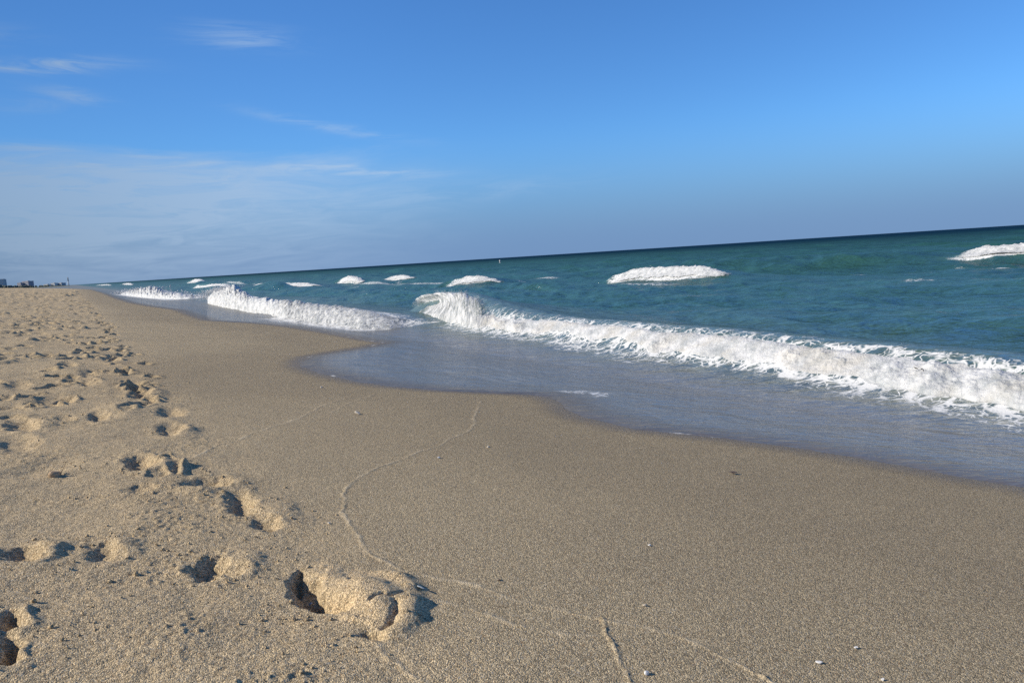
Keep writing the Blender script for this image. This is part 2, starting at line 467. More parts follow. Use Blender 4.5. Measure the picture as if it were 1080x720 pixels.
def window(c, rad):
    """index window of the polar sheet round a ground point"""
    r = math.hypot(c[0], c[1]); a = math.atan2(c[0], c[1])
    i0, i1 = np.searchsorted(rr, [max(r - rad, 0.36), r + rad])
    da = math.asin(min(1, rad / max(r, rad + 1e-6)))
    j0, j1 = np.searchsorted(th[:_dense], [a - da, a + da])
    return slice(max(i0 - 1, 0), i1 + 1), slice(max(j0 - 1, 0), min(j1 + 1, _dense))
def ellipse(c, ax, ay, amp, sharp=(1.0, 0.45), rim=0.0, dry=0.0, warp=1.0, rimdir=None):
    """raise (amp>0) or sink (amp<0) an elliptical patch, axes given as ground vectors"""
    c, ax, ay = (np.asarray(q, float)[:2] for q in (c, ax, ay))
    rad = 2.1 * max(np.hypot(*ax), np.hypot(*ay)) + 0.02
    sl = window(c, rad)
    x = U[sl] - c[0] ; y = V[sl] - c[1]
    if x.size == 0: return
    k = warp * min(1.0, max(np.hypot(*ax), np.hypot(*ay)) / 0.07)
    x = x + wx[sl] * k; y = y + wy[sl] * k
    det = ax[0] * ay[1] - ax[1] * ay[0]
    a = (x * ay[1] - y * ay[0]) / det
    b = (-x * ax[1] + y * ax[0]) / det
    e = np.sqrt(a * a + b * b)
    H[sl] += amp * (1 - sstep(e, sharp[1], sharp[0]))
    if rim:
        q = np.exp(-((e - 1.22) / 0.26) ** 2) * (0.6 + 0.9 * vnoise2(U[sl] * 11, V[sl] * 11, 91))
        if rimdir is not None:
            q *= np.clip(0.4 + 0.8 * (x * rimdir[0] + y * rimdir[1]) / (np.hypot(x, y) + 1e-6), 0, 1.2)
        H[sl] += rim * q
    if dry:
        DRY[sl] = np.maximum(DRY[sl], dry * (1 - sstep(e + 0.35 * vnoise2(U[sl] * 17, V[sl] * 17, 95), 0.9, 1.6)))
def pxe(px, py, hx, hy, amp, tilt=0.0, **kw):
    c = P(px, py)
    t = R(tilt)
    ax = P(px + hx * math.cos(t), py + hx * math.sin(t)) - c
    ay = P(px - hy * math.sin(t), py + hy * math.cos(t)) - c
    ellipse(c, ax, ay, amp, **kw)
def polyline(pts, width, amp, dry=0.0, line=0.0, taper=False, jit=0.0, px=True, wk=0.5):
    g = np.array([P(*p)[:2] for p in pts]) if px else np.asarray(pts, float)
    for q in range(len(g) - 1):
        a, b = g[q], g[q + 1]
        L = np.hypot(*(b - a)); c = (a + b) / 2
        sl = window(c, L / 2 + width * 4 + 0.02)
        if U[sl].size == 0: continue
        x = U[sl] + (wx[sl] * wk + jit * vnoise2(U[sl] * 5, V[sl] * 5, 97)); y = V[sl] + (wy[sl] * wk + jit * vnoise2(U[sl] * 5, V[sl] * 5, 98))
        t = np.clip(((x - a[0]) * (b - a)[0] + (y - a[1]) * (b - a)[1]) / (L * L), 0, 1)
        dd = np.hypot(x - a[0] - t * (b - a)[0], y - a[1] - t * (b - a)[1])
        w = np.exp(-(dd / (width * (1 + (0.45 * vnoise2(U[sl] * 13, V[sl] * 13, 96) if line else 0)))) ** 2)
        if line: w = w * np.clip(1.0 + 0.75 * vnoise2(U[sl] * 6, V[sl] * 6, 94), 0.35, 1.4)
        own = np.where((t > 0) & (t < 1), 1, 0.5) if q not in (0, len(g) - 2) else np.where(((t > 0) | (q == 0)) & ((t < 1) | (q == len(g) - 2)), 1, 0.5)
        H[sl] += amp * w * own
        if dry: DRY[sl] = np.maximum(DRY[sl], dry * np.exp(-(dd / (width * 1.6)) ** 2))
        if line:
            brk = 0.45 + 0.75 * vnoise2(U[sl] * 9, V[sl] * 9, 99) + 0.5 * vnoise2(U[sl] * 60, V[sl] * 60, 100)
            LINE[sl] = np.maximum(LINE[sl], line * w * np.clip(brk, 0, 1))

# random trampling further up the beach
CRUMBS = []
def foot(u, v, ang, L, Wd, depth, dry=0.45):
    ca, sa = math.cos(ang), math.sin(ang)
    fwd = np.array([sa, ca]); side = np.array([ca, -sa])
    c = np.array([u, v])
    ellipse(c - fwd * L * 0.22, fwd * L * 0.27, side * Wd * 0.45, -depth, rim=depth * 0.35, dry=dry)
    ellipse(c + fwd * L * 0.20, fwd * L * 0.30, side * Wd * 0.55, -depth * 0.85, rim=depth * 0.45, dry=dry)
    ellipse(c + fwd * L * 0.62, fwd * L * 0.14, side * Wd * 0.5, depth * 0.5, sharp=(1.0, 0.1), dry=dry)
    if math.hypot(u, v) < 9: CRUMBS.append((u, v, L * 0.75))
for k in range(4200):
    v = 2.0 + 170 * rng.random() ** 1.25
    u = 0.40 - rng.random() ** 0.9 * (1.5 + 0.16 * v)
    if u > 0.46: continue
    if v < 5.0: continue
    if v < 9 and rng.random() < 0.5: continue
    if v < 16 and rng.random() < 0.12: continue
    s = rng.uniform(0.8, 1.25) * (1 + 0.9 * float(sstep(np.array(v), 25, 110)))
    foot(u - float(bend(np.array(v))), v, rng.normal(0, 0.45) + (np.pi if rng.random() < .4 else 0), 0.27 * s, 0.125 * s, rng.uniform(0.016, 0.038) * (1 + 1.6 * float(sstep(np.array(v), 15, 70))))
for k in range(2200):
    v = 7 + 150 * rng.random() ** 1.35
    u = 0.40 - rng.random() ** 0.9 * (1.2 + 0.15 * v)
    if v < 14 and rng.random() < .85: continue
    if v < 26 and rng.random() < .45: continue
    g_ = 1 + 1.5 * float(sstep(np.array(v), 20, 80))
    a = rng.uniform(0, 3.14); r = rng.uniform(0.05, 0.12) * g_
    ellipse((u - float(bend(np.array(v))), v), (r * math.cos(a) * 1.5, r * math.sin(a) * 1.5), (-r * math.sin(a), r * math.cos(a)), rng.uniform(0.018, 0.042) * g_, sharp=(1.1, 0.25), dry=.6)
# the walker's track along the edge of the damp sand
for k in range(60):
    v = 6.2 + 0.62 * k + rng.normal(0, 0.06)
    foot(0.33 + 0.12 * (k % 2) + rng.normal(0, 0.06), v, rng.normal(0, 0.12), 0.28, 0.12, rng.uniform(0.03, 0.055), dry=0.6)

# prints one can tell apart in the foreground: dark hollow (px, py, hx, hy, depth, tilt)
for px, py, hx, hy, dep, tilt in ((19, 447, 16, 6, .040, 0), (12, 467, 20, 8, .035, 0), (29, 493, 34, 7, .018, -8), (144, 489, 15, 7, .045, 5),
        (142, 516, 16, 4, .025, -4), (211, 510, 24, 6, .040, -4), (250, 531, 14, 10, .038, 20), (18, 586, 22, 9, .045, -4), (106, 582, 17, 8, .028, -8),
        (215, 597, 17, 10, .042, -14), (243, 600, 12, 5, .025, -4), (4, 684, 13, 15, .055, 0), (6, 655, 16, 9, .040, 0), (177, 452, 13, 6, .042, 0),
        (50, 422, 18, 6, .040, -4), (148, 414, 9, 4, .045, 0), (176, 434, 12, 4, .035, 0), (101, 439, 9, 4, .035, 0), (92, 394, 9, 3, .035, 0),
        (92, 404, 9, 3.4, .035, 0), (140, 406, 10, 3, .03, 0), (70, 385, 8, 3, .04, 0), (115, 378, 8, 3, .045, 0), (15, 405, 12, 4, .03, 0),
        (130, 431, 8, 3.5, .03, 0), (275, 552, 14, 6, .028, 10), (66, 440, 9, 3, .02, 0)):
    pxe(px + hx * 0.3, py, hx * 1.3, hy * 1.35, -dep * .72, tilt, sharp=(1.08, .25), rim=dep * 0.16, dry=0.62)
    g = P(px, py); CRUMBS.append((g[0], g[1], 0.16))
# heaps of kicked-up sand beside them (lit, yellower)
for px, py, hx, hy, amp, tilt in ((176, 494, 24, 11, .040, -6), (195, 455, 18, 9, .030, 0), (296, 541, 30, 15, .026, 12), (128, 432, 26, 10, .030, 0),
        (165, 416, 14, 6, .04, 0), (52, 580, 22, 11, .022, -5), (130, 578, 24, 10, .018, -5), (112, 406, 18, 6, .03, 0), (30, 650, 20, 20, .018, 20),
        (262, 592, 20, 12, .016, -10), (100, 402, 10, 4, .03, 0), (46, 447, 16, 6, .02, 0), (205, 520, 24, 7, .014, 0)):
    pxe(px, py, hx, hy, amp * .62, tilt, sharp=(1.3, 0.1), dry=0.66)
    g = P(px, py); CRUMBS.append((g[0], g[1], 0.13))
pxe(186, 497, 10, 6, -.012, 0, warp=.6)
pxe(168, 501, 14, 5, -.018, -4)
polyline([(166, 490), (182, 487), (194, 492), (192, 501)], 0.012, .014, dry=.8)
# the big print in front
pxe(323, 619, 22, 18, -.046, 30, sharp=(1.15, .4), dry=.5, warp=.8)
pxe(341, 631, 32, 11, -.040, 16, sharp=(1.15, .4), dry=.5, warp=.8)
pxe(315, 604, 8, 9, -.022, 20, dry=.4)
pxe(352, 610, 26, 11, .008, 35, sharp=(1.25, .1), dry=.95)
pxe(394, 630, 49, 27, .033, 14, sharp=(1.12, .22), dry=1.0, warp=.4)
pxe(384, 622, 26, 13, .006, 0, sharp=(1.2, .1), dry=1.0)
polyline([(408, 606), (424, 611), (434, 622), (439, 638), (434, 654), (420, 668)], 0.030, .014, dry=.9, wk=.2)
pxe(402, 652, 17, 12, .006, 0, sharp=(1.2, .1), dry=1.0)
polyline([(393, 641), (404, 637), (414, 637), (426, 630)], 0.0042, -.012)
polyline([(417, 641), (419, 650), (414, 658), (404, 663)], 0.0085, -.009, wk=.3)
pxe(392, 669, 18, 6, -.016, 14, sharp=(1.2, .3))
polyline([(360, 646), (376, 652), (392, 658)], .008, .006, dry=.9)
pxe(371, 614, 5, 6, -.008, 0)
CRUMBS += [(P(q, w)[0], P(q, w)[1], .07) for q, w in ((306, 640), (330, 690), (300, 660))]
# tide lines: thin ridges of coarse grains left by the last wash
L1 = [(507, 423), (501, 442), (494, 454), (462, 470), (428, 483), (392, 496), (366, 511), (361, 522), (364, 534), (371, 556), (383, 575), (402, 590),
      (430, 601), (480, 613), (520, 624), (550, 632), (590, 642), (633, 652), (673, 662), (720, 672), (753, 687), (783, 702), (806, 714), (840, 735)]
L2 = [(633, 652), (641, 662), (650, 680), (663, 710), (670, 730)]
L3 = [(360, 421), (338, 429), (317, 440), (300, 446), (262, 459), (225, 472), (205, 484)]
L4 = [(452, 634), (480, 639), (520, 651), (550, 660), (590, 668), (640, 672)]
L5 = [(396, 676), (412, 694), (440, 712), (470, 735)]
L6 = [(396, 416), (370, 424), (345, 436)]
for pl, w, a, ln in ((L1, .0062, .0027, 1.3), (L2, .006, .0026, 1.2), (L3, .008, .0022, 1.1), (L4, .007, .0018, .9), (L5, .008, .0024, .9), (L6, .009, .0016, .6)):
    polyline(pl, w, a, line=ln, jit=.018)
Z = Z + H
Z = np.where(dW > 0.3, Z - 0.02 * sstep(dW, .3, 1.2), Z)
rim_v = np.stack([U, V, Z], 2).reshape(-1, 3)
ctr = np.array([[0, 0, float(zs(np.array(0.0)))]])
fc = grid_faces(NR, NC, True)
sand = mesh_np('sand', rim_v, fc, SAND, attrs={'dry': np.clip(DRY, 0, 1), 'wet': np.clip(WET, 0, 1), 'line': np.clip(LINE, 0, 1)})
tag(sand, 'tan beach sand with a trampled strip on the left and damp smooth slope', 'sand', kind='structure')
def ground_z(u, v):
    r = math.hypot(u, v); a = math.atan2(u, v)
    i = min(max(np.searchsorted(rr, r), 1), NR - 1); j = min(max(np.searchsorted(th[:_dense], a), 1), _dense - 1)
    fi = (r - rr[i - 1]) / (rr[i] - rr[i - 1]); fj = (a - th[j - 1]) / (th[j] - th[j - 1])
    q = Z[i - 1:i + 1, j - 1:j + 1]
    return float((q[0, 0] * (1 - fj) + q[0, 1] * fj) * (1 - fi) + (q[1, 0] * (1 - fj) + q[1, 1] * fj) * fi)

# ================================================================== WAVES: where they break
def breaker_path(toe, top, wfac, w_min=0.25, z_toe=0.0, n=60):
    """toe/top: pixel polylines -> ground line of the foam's foot and the crest points behind it"""
    toe = np.array(toe, float); top = np.array(top, float)
    xs = np.linspace(toe[0, 0], toe[-1, 0], n)
    ty = np.interp(xs, toe[:, 0], toe[:, 1]); py = np.interp(xs, top[:, 0], top[:, 1])
    T = np.array([P(x, y, z_toe) for x, y in zip(xs, ty)])
    C = np.zeros_like(T)
    for i in range(n):
        hgt = (ty[i] - py[i]) * np.linalg.norm(T[i] - EYE) / F_PX
        w = max(w_min, wfac * hgt)
        r = ray(xs[i], py[i])
        t = (T[i, 0] + w - EYE[0]) / r[0]
        C[i] = EYE + r * t
    return T, C
MAIN_TOE = [(440, 333), (455, 339), (500, 348.5), (537, 355), (587, 360), (620, 366.7), (653, 372), (687, 380.7), (720, 384), (753, 390), (820, 400), (900, 413),
            (960, 422), (1020, 432), (1080, 440.5), (1200, 462), (1400, 500)]
MAIN_TOP = [(440, 331), (478, 333), (490, 331), (530, 334), (560, 337), (607, 341), (653, 345), (707, 350), (773, 354), (820, 361), (863, 366),
            (907, 371), (947, 370), (967, 376), (1040, 380), (1080, 389), (1200, 404), (1400, 434)]
RIDGE_TOP = [(440, 324), (448, 315), (463, 309), (475, 307.5), (490, 309), (510, 316), (530, 323), (560, 330), (607, 337), (653, 340), (707, 344), (773, 349),
             (820, 354), (863, 358), (907, 363), (947, 366), (1040, 374), (1080, 381), (1200, 398), (1400, 428)]
LIP_TOE = [(436, 334), (455, 338), (475, 342), (508, 349.5)]
LIP_TOP = [(436, 323), (445, 314), (455, 310.5), (463, 308.5), (475, 307), (490, 309), (508, 317)]
LEFT_TOE = [(217, 319), (224, 321), (259, 328), (286, 334), (310, 338), (345, 343), (381, 346), (410, 346), (436, 344)]
LEFT_TOP = [(217, 316), (224, 309), (232, 305.5), (247, 303), (256, 308), (264, 313), (298, 316.5), (345, 321), (387, 328), (410, 334), (436, 338)]
FAR_TOE = [(126, 311.5), (150, 314), (188, 315), (209, 314.2)]
FAR_TOP = [(126, 310), (135, 307), (150, 304.4), (164, 303.2), (173, 308.0), (190, 310), (209, 312)]
CAPS = [  # toe, top, words
    ([(642, 294), (665, 294.6), (700, 294), (735, 291.5), (762, 284)], [(642, 292), (655, 284), (670, 281.5), (700, 282), (735, 280), (762, 281.5)],
     'wide white crest breaking offshore, first one right of the curling wave'),
    ([(998, 275), (1015, 276.4), (1040, 275), (1080, 266.5), (1130, 259), (1190, 253)], [(998, 270), (1010, 264), (1030, 261.5), (1060, 260), (1080, 257.5), (1130, 252), (1190, 248)],
     'white crest breaking at the right edge of the photo on a green swell'),
    ([(470, 299.5), (485, 300), (505, 298), (521, 293)], [(470, 296), (478, 291.5), (490, 290), (505, 290.6), (521, 291)],
     'short white crest directly behind the curling wave'),
    ([(406, 295.5), (418, 295.5), (433, 292.5)], [(406, 292.5), (418, 290.3), (433, 290)],
     'small white crest just left of the crest behind the curling wave'),
    ([(355, 296), (365, 297), (379, 295.5)], [(355, 294), (364, 289.6), (379, 293.5)],
     'small peaked white crest behind the long thin foam line'),
    ([(265, 301), (290, 303), (315, 302.5), (334, 299)], [(265, 299), (285, 297.3), (310, 297), (334, 297.6)],
     'long low white crest beyond the splashing wave'),
    ([(203, 301.8), (212, 302.6), (226, 301.6), (242, 299.6)], [(203, 299.8), (212, 298.4), (226, 298.5), (242, 298.6)],
     'low white crest left of the top of the splash'),
    ([(197, 297.6), (205, 298.2), (213, 296.6)], [(197, 296.2), (204, 293.4), (213, 295)],
     'tiny peaked white crest close under the horizon'),
    ([(100, 300.9), (108, 301.1), (117, 300.8)], [(100, 299.9), (108, 299.3), (117, 299.8)],
     'farthest white crest at the left where shore and horizon meet'),
    ([(127, 299.9), (133, 300.1), (139, 299.7)], [(127, 299.0), (133, 298.2), (139, 298.7)],
     'faint far white crest above the leftmost breaker'),
]
RIDGES = []                     # (v, uc, zc, front, back, lift, shift)
def add_ridge(C, front, back, lift=0.92, shift=0.12, ext=3.0):
    o = np.argsort(C[:, 1]); c = C[o]
    v = np.concatenate([[c[0, 1] - ext], c[:, 1], [c[-1, 1] + ext]])
    u = np.concatenate([[c[0, 0]], c[:, 0], [c[-1, 0]]])
    z = np.concatenate([[0.0], c[:, 2], [0.0]])
    RIDGES.append((v, u, z, front, back, lift, shift))
mT, mC = breaker_path([(474, 341)] + [(x, y - 1.0 - 5.0 * min(1, (x - 474) / 300)) for x, y in MAIN_TOE[2:]], [(x, y + (2.0 if x > 560 else 0)) for x, y in MAIN_TOP], 1.6, 0.3, 0.02, 220)
rT, rC = breaker_path(MAIN_TOE, RIDGE_TOP, 1.6, 0.4, 0.02, 220)
pT, pC = breaker_path(LIP_TOE, LIP_TOP, 1.25, 0.4, 0.02, 80)
lT, lC = breaker_path(LEFT_TOE, LEFT_TOP, 0.9, 0.3, 0.02, 120)
fT, fC = breaker_path(FAR_TOE, FAR_TOP, 0.8, 0.3, 0.02, 60)
for nm, a, b in (('main', mT, mC), ('left', lT, lC), ('far', fT, fC)):
    print(nm, 'toe', a[0].round(2), a[len(a) // 2].round(2), a[-1].round(2), 'crest', b[0].round(2), b[len(b) // 2].round(2), b[-1].round(2), 'zmax', b[:, 2].max().round(2))
add_ridge(rC, 0.45, 1.8, 1.0, 0.10, ext=1.2)
add_ridge(lC[40:], 0.5, 2.0, 0.75, 0.2)
add_ridge(fC, 0.5, 2.0, 0.75, 0.2)
CAPG = []
for toe, top, words in CAPS:
    mx_ = max(toe, key=lambda p: (p[1] - 299.6) / abs(p[0] - 85.0))
    base = [(x, 299.6 + (mx_[1] - 299.6) / (mx_[0] - 85.0) * (x - 85.0) + 0.3) for x in np.linspace(toe[0][0], toe[-1][0], 12)] if mx_[0] > 150 and mx_[1] < 299.4 else \
        [(x, mx_[1] + 0.2 + (mx_[0] - x) * 0.010) for x in np.linspace(toe[0][0], toe[-1][0], 12)]
    top = [(x, y + 0.12 * (max(p[1] for p in toe) - y)) for x, y in top]
    T, C = breaker_path(base, top, 1.7, 0.4, 0.05, 60)
    xs_ = np.linspace(base[0][0], base[-1][0], 60)
    by, ty_, py_ = (np.interp(xs_, [p[0] for p in q_], [p[1] for p in q_]) for q_ in (base, toe, top))
    CAPG.append((T, C, words, np.clip((by - ty_) / np.maximum(by - py_, .3), .14, .8)))
    print('cap', T[0].round(1), T[-1].round(1), 'z', C[:, 2].max().round(2), 'len', np.linalg.norm(T[0] - T[-1]).round(1))
    tp_ = np.linspace(0, 1, len(C)); C2_ = C.copy(); C2_[:, 2] *= 0.35 + 0.65 * sstep(np.minimum(tp_, 1 - tp_), 0, .12)
    add_ridge(C2_, max(0.45, 0.60 * float(np.mean(C[:, 0] - T[:, 0]))), 3.0, 1.0, 0.05, ext=max(5.0, 0.10 * T[0, 1]))

# ================================================================== SEA
tha = angles(BEAR - R(40), BEAR + R(43), 0.0021)
ra = radii([(1.6, 40, 0.0042), (40, 160, 0.0065), (160, 900, 0.012), (900, 45000, 0.06)])
US = ra[:, None] * np.sin(tha)[None, :]; VS = ra[:, None] * np.cos(tha)[None, :]
print('sea grid', US.shape)
spc = np.maximum(np.gradient(ra), ra * 0.0021)[:, None]
d = US - uw(VS)
mo = np.argsort(mC[:, 1])
um = np.interp(VS, mC[mo, 1], mC[mo, 0])            # main crest line continued
um = np.where(VS > mC[mo, 1][-1], um + 0.0, um)
deep = sstep(US - um, -0.2, 5.0)
zw = np.zeros_like(US)
wr = np.random.default_rng(21)
for i in range(64):
    lam = 0.30 * (7.5 / 0.30) ** ((i + 0.5) / 64)
    a = np.pi + wr.normal(0, 0.75) if lam < 3 else np.pi + wr.normal(0, 0.25)
    k = 2 * np.pi / lam
    amp = 0.045 / k * (1.0 if lam < 3.5 else 1.2)
    ph = k * (np.cos(a) * US + np.sin(a) * VS) + wr.uniform(0, 6.28)
    if i % 4 == 0 and lam > 2.5: amp *= 1.0
    keep = sstep(lam / spc, 2.5, 5.0)
    if keep.max() == 0: continue
    s = np.sin(ph)
    zw += amp * keep * (s + 0.35 * (s * s - 0.5))
for lam, am, da, ph0 in ((13.0, .15, .06, 0.4), (9.0, .11, -.10, 2.2), (17.0, .13, .02, 4.0), (6.0, .065, .16, 1.0)):
    k = 2 * np.pi / lam
    s = np.sin(k * (US * math.cos(da) + VS * math.sin(da)) + ph0 + 1.3 * vnoise2(US * .04, VS * .03, 19))
    zw += am * (s + .4 * (s * s - .5)) * sstep(US - um, 2, 9) * (0.7 + .6 * vnoise2(US * .05, VS * .04, int(lam)))
zw *= (0.75 + 0.6 * vnoise2(US * 0.12, VS * 0.05, 5)) * deep * sstep(np.abs(d), 0, 0.3)
far = 1 - sstep(ra, 250, 900)[:, None]
zw *= far
# ripples of the backwash
rip = 0.0075 * vnoise2(US * 1.9 + 0.6 * VS, VS * 1.1 - .5 * US, 15) + 0.0030 * vnoise2(US * 7.5, VS * 3.4, 16)
rip *= sstep(d, 0.05, 1.0) * (1 - deep)
zr = np.zeros_like(US); face = np.zeros_like(US)
for v, u, z, front, back, lift, shift in RIDGES:
    uc = np.interp(VS, v, u) + shift
    vg = np.linspace(v[0] - 1, v[-1] + 1, 900); zg = np.interp(vg, v, z, left=0, right=0); sg = 0.10 * (v[1] - v[0]) / (vg[1] - vg[0])
    kk = np.exp(-.5 * (np.arange(-int(3 * sg) - 1, int(3 * sg) + 2) / max(sg, .5)) ** 2); kk /= kk.sum(); zg = np.convolve(np.pad(zg, len(kk) // 2), kk, 'valid')
    zc = np.interp(VS, vg, zg[:900], left=0, right=0)
    zc = zc * sstep(VS, v[0], v[1] + 0.6) * (1 - sstep(VS, v[-2] - 0.6, v[-1])) * lift
    x = US - uc
    g = np.where(x < 0, np.exp(-(x / front) ** 2), 0.72 * np.exp(-(x / back) ** 2) + 0.28 * np.exp(-(x / (back * .3)) ** 2))
    zr = np.maximum(zr, zc * g)
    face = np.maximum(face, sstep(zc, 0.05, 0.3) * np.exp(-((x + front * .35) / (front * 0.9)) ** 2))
# older foam left behind on the surface
foam = np.zeros_like(US)
def near_path(T, inner, outer, v_pad=0.3):
    o = np.argsort(T[:, 1])
    x = US - np.interp(VS, T[o, 1], T[o, 0])
    on = sstep(VS, T[o, 1][0] - v_pad, T[o, 1][0] + v_pad) * (1 - sstep(VS, T[o, 1][-1] - v_pad, T[o, 1][-1] + v_pad))
    return on * sstep(x, -outer, -inner * 0.2) * (1 - sstep(x, inner, outer * 2.2))
patch = 0.5 + 0.5 * fbm2(US * 0.55, VS * 0.3, 3, 33)
foam = np.maximum(foam, 0.50 * near_path(mT, 0.1, 0.5))
foam = np.maximum(foam, 0.42 * near_path(mT, 0.45, 1.0) * (0.7 + 0.6 * patch) * (US < um))
foam = np.maximum(foam, 0.52 * near_path(lT[40:], 0.7, 1.2) * (0.75 + 0.5 * patch))
foam = np.maximum(foam, 0.80 * near_path(fT, 0.5, 1.5, 2))
for T, C, words, flo in CAPG:
    foam = np.maximum(foam, 0.64 * near_path(T + (C - T) * flo[:, None], 0.4, 0.4, 0.5) * (.7 + .6 * patch))
for (x0, y0), (x1, y1), am in (((345, 298.5), (480, 296.5), .50), ((553, 293.5), (587, 293.0), .55), ((235, 299.5), (268, 299.2), .5), ((1000, 279), (1075, 281), .5), ((645, 298), (720, 297.6), .42)):
    foam = np.maximum(foam, am * near_path(np.array([P(x, y, .05) for x, y in zip(np.linspace(x0, x1, 12), np.linspace(y0, y1, 12))]), .15, .5, 1.0))
foam = np.maximum(foam, 0.43 * sstep(patch, 0.72, 1.1) * sstep(US - um, 0.6, 2.0) * (1 - sstep(US, 22, 40)))
# white thread along parts of the swash edge
vv = VS
edge_on = np.maximum(sstep(vv, 9.3, 10.0) * (1 - sstep(vv, 11.6, 12.2)), 0.0 * vv)
edge_on = np.maximum(edge_on, 0.75 * sstep(vnoise2(vv * 0.5, vv * 0, 77), -0.1, 0.4))
foam = np.maximum(foam, 0.85 * edge_on * (0.55 + 0.6 * vnoise2(vv * 3.3, vv * 0, 78)) * np.exp(-((d - 0.02) / 0.03) ** 2))
foam = np.maximum(foam, 0.37 * sstep(vv, 4.3, 4.7) * (1 - sstep(vv, 5.0, 5.6)) * np.exp(-((d - 0.45) / 0.35) ** 2) * (.8 + .5 * vnoise2(US * 2.2, VS * 2.2, 88)))
filmz = zs(US + bend(VS)) - 0.02 * sstep(d, .3, 1.2) + 0.014 * (1 - np.exp(-np.maximum(d, 0) / 0.07)) - 0.10 * sstep(-d, 0.0, 0.25) - 0.0015
sea0 = zw * (1 - 0.9 * np.clip(zr / 0.25, 0, 1)) + zr + rip
ZS = np.where(d < 0, filmz - 0.6 * sstep(-d, 0.1, 2.0), 0.5 * (filmz + sea0 + np.sqrt((filmz - sea0) ** 2 + 0.012 ** 2)))
ZS = np.where(d < 0.3, np.minimum(ZS, filmz + 0.004 + 0.02 * sstep(d, 0.05, .3)), ZS)
ZS = np.where((d >= 0) & (sea0 < filmz + 0.05), ZS + rip * 0.8, ZS)
film = 1 - sstep(US - um, -1.5, 0.35)
film = np.maximum(film, 0.35 * (1 - sstep(US - um, 0.0, 4.0)))
# far up the shore the breaker line is taken from the left and far waves
offs = np.clip(np.log(np.maximum(US, 1.0) / 5.0) / np.log(500 / 5.0), 0, 1)
sea = mesh_np('sea', np.stack([US, VS, ZS], 2).reshape(-1, 3), grid_faces(len(ra), len(tha), True), SEA,
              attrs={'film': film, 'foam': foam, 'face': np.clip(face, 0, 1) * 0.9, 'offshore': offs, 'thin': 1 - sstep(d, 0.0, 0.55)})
tag(sea, 'teal green sea darkening to navy at the horizon with a thin wash on the sand', 'sea', kind='structure')

_dsea = int((tha < BEAR + R(43.2)).sum())
def sea_z(u, v):
    r = np.hypot(u, v); a = np.arctan2(u, v)
    i = np.clip(np.searchsorted(ra, r), 1, len(ra) - 1); j = np.clip(np.searchsorted(tha[:_dsea], a), 1, _dsea - 1)
    fi = np.clip((r - ra[i - 1]) / (ra[i] - ra[i - 1]), 0, 1); fj = np.clip((a - tha[j - 1]) / (tha[j] - tha[j - 1]), 0, 1)
    return (ZS[i - 1, j - 1] * (1 - fj) + ZS[i - 1, j] * fj) * (1 - fi) + (ZS[i, j - 1] * (1 - fj) + ZS[i, j] * fj) * fi

# ================================================================== FOAM of the breaking waves
def ico(sub=1):
    bm = bmesh.new(); bmesh.ops.create_icosphere(bm, subdivisions=sub, radius=1.0)
    v = np.array([x.co for x in bm.verts]); f = np.array([[q.index for q in p.verts] for p in bm.faces]); bm.free()
    return v, f
ICO1, ICO2 = ico(1), ico(2)
def blobs(name, pts, rad, mat, parent=None, stretch=None, attrs=None, base=ICO1, lump=0.25):
    bv, bf = base
    n = len(pts)
    r = np.random.default_rng(n + 5)
    sc3 = np.asarray(rad)[:, None] * (1 + lump * r.normal(size=(n, 3)))
    sc3 = np.clip(sc3, np.asarray(rad)[:, None] * .45, np.asarray(rad)[:, None] * 2.2)
    if stretch is not None: sc3 = sc3 * stretch
    v = bv[None] * sc3[:, None, :]
    a = r.uniform(0, 6.28, n); ca, sa = np.cos(a)[:, None], np.sin(a)[:, None]
    v = np.stack([v[:, :, 0] * ca - v[:, :, 1] * sa, v[:, :, 0] * sa + v[:, :, 1] * ca, v[:, :, 2]], 2)
    v = v * (1 + lump * 0.6 * r.normal(size=(n, len(bv), 1))) + np.asarray(pts)[:, None, :]
    f = bf[None] + (np.arange(n) * len(bv))[:, None, None]
    at = {k: np.repeat(x, len(bv)) for k, x in (attrs or {}).items()}
    return mesh_np(name, v.reshape(-1, 3), f.reshape(-1, 3), mat, parent, at)
def resample(A, n, weight):
    w = np.concatenate([[0], np.cumsum(weight)]); w /= w[-1]
    t = np.linspace(0, 1, n)
    return np.stack([np.interp(t, w, A[:, i]) for i in range(A.shape[1])], 1)
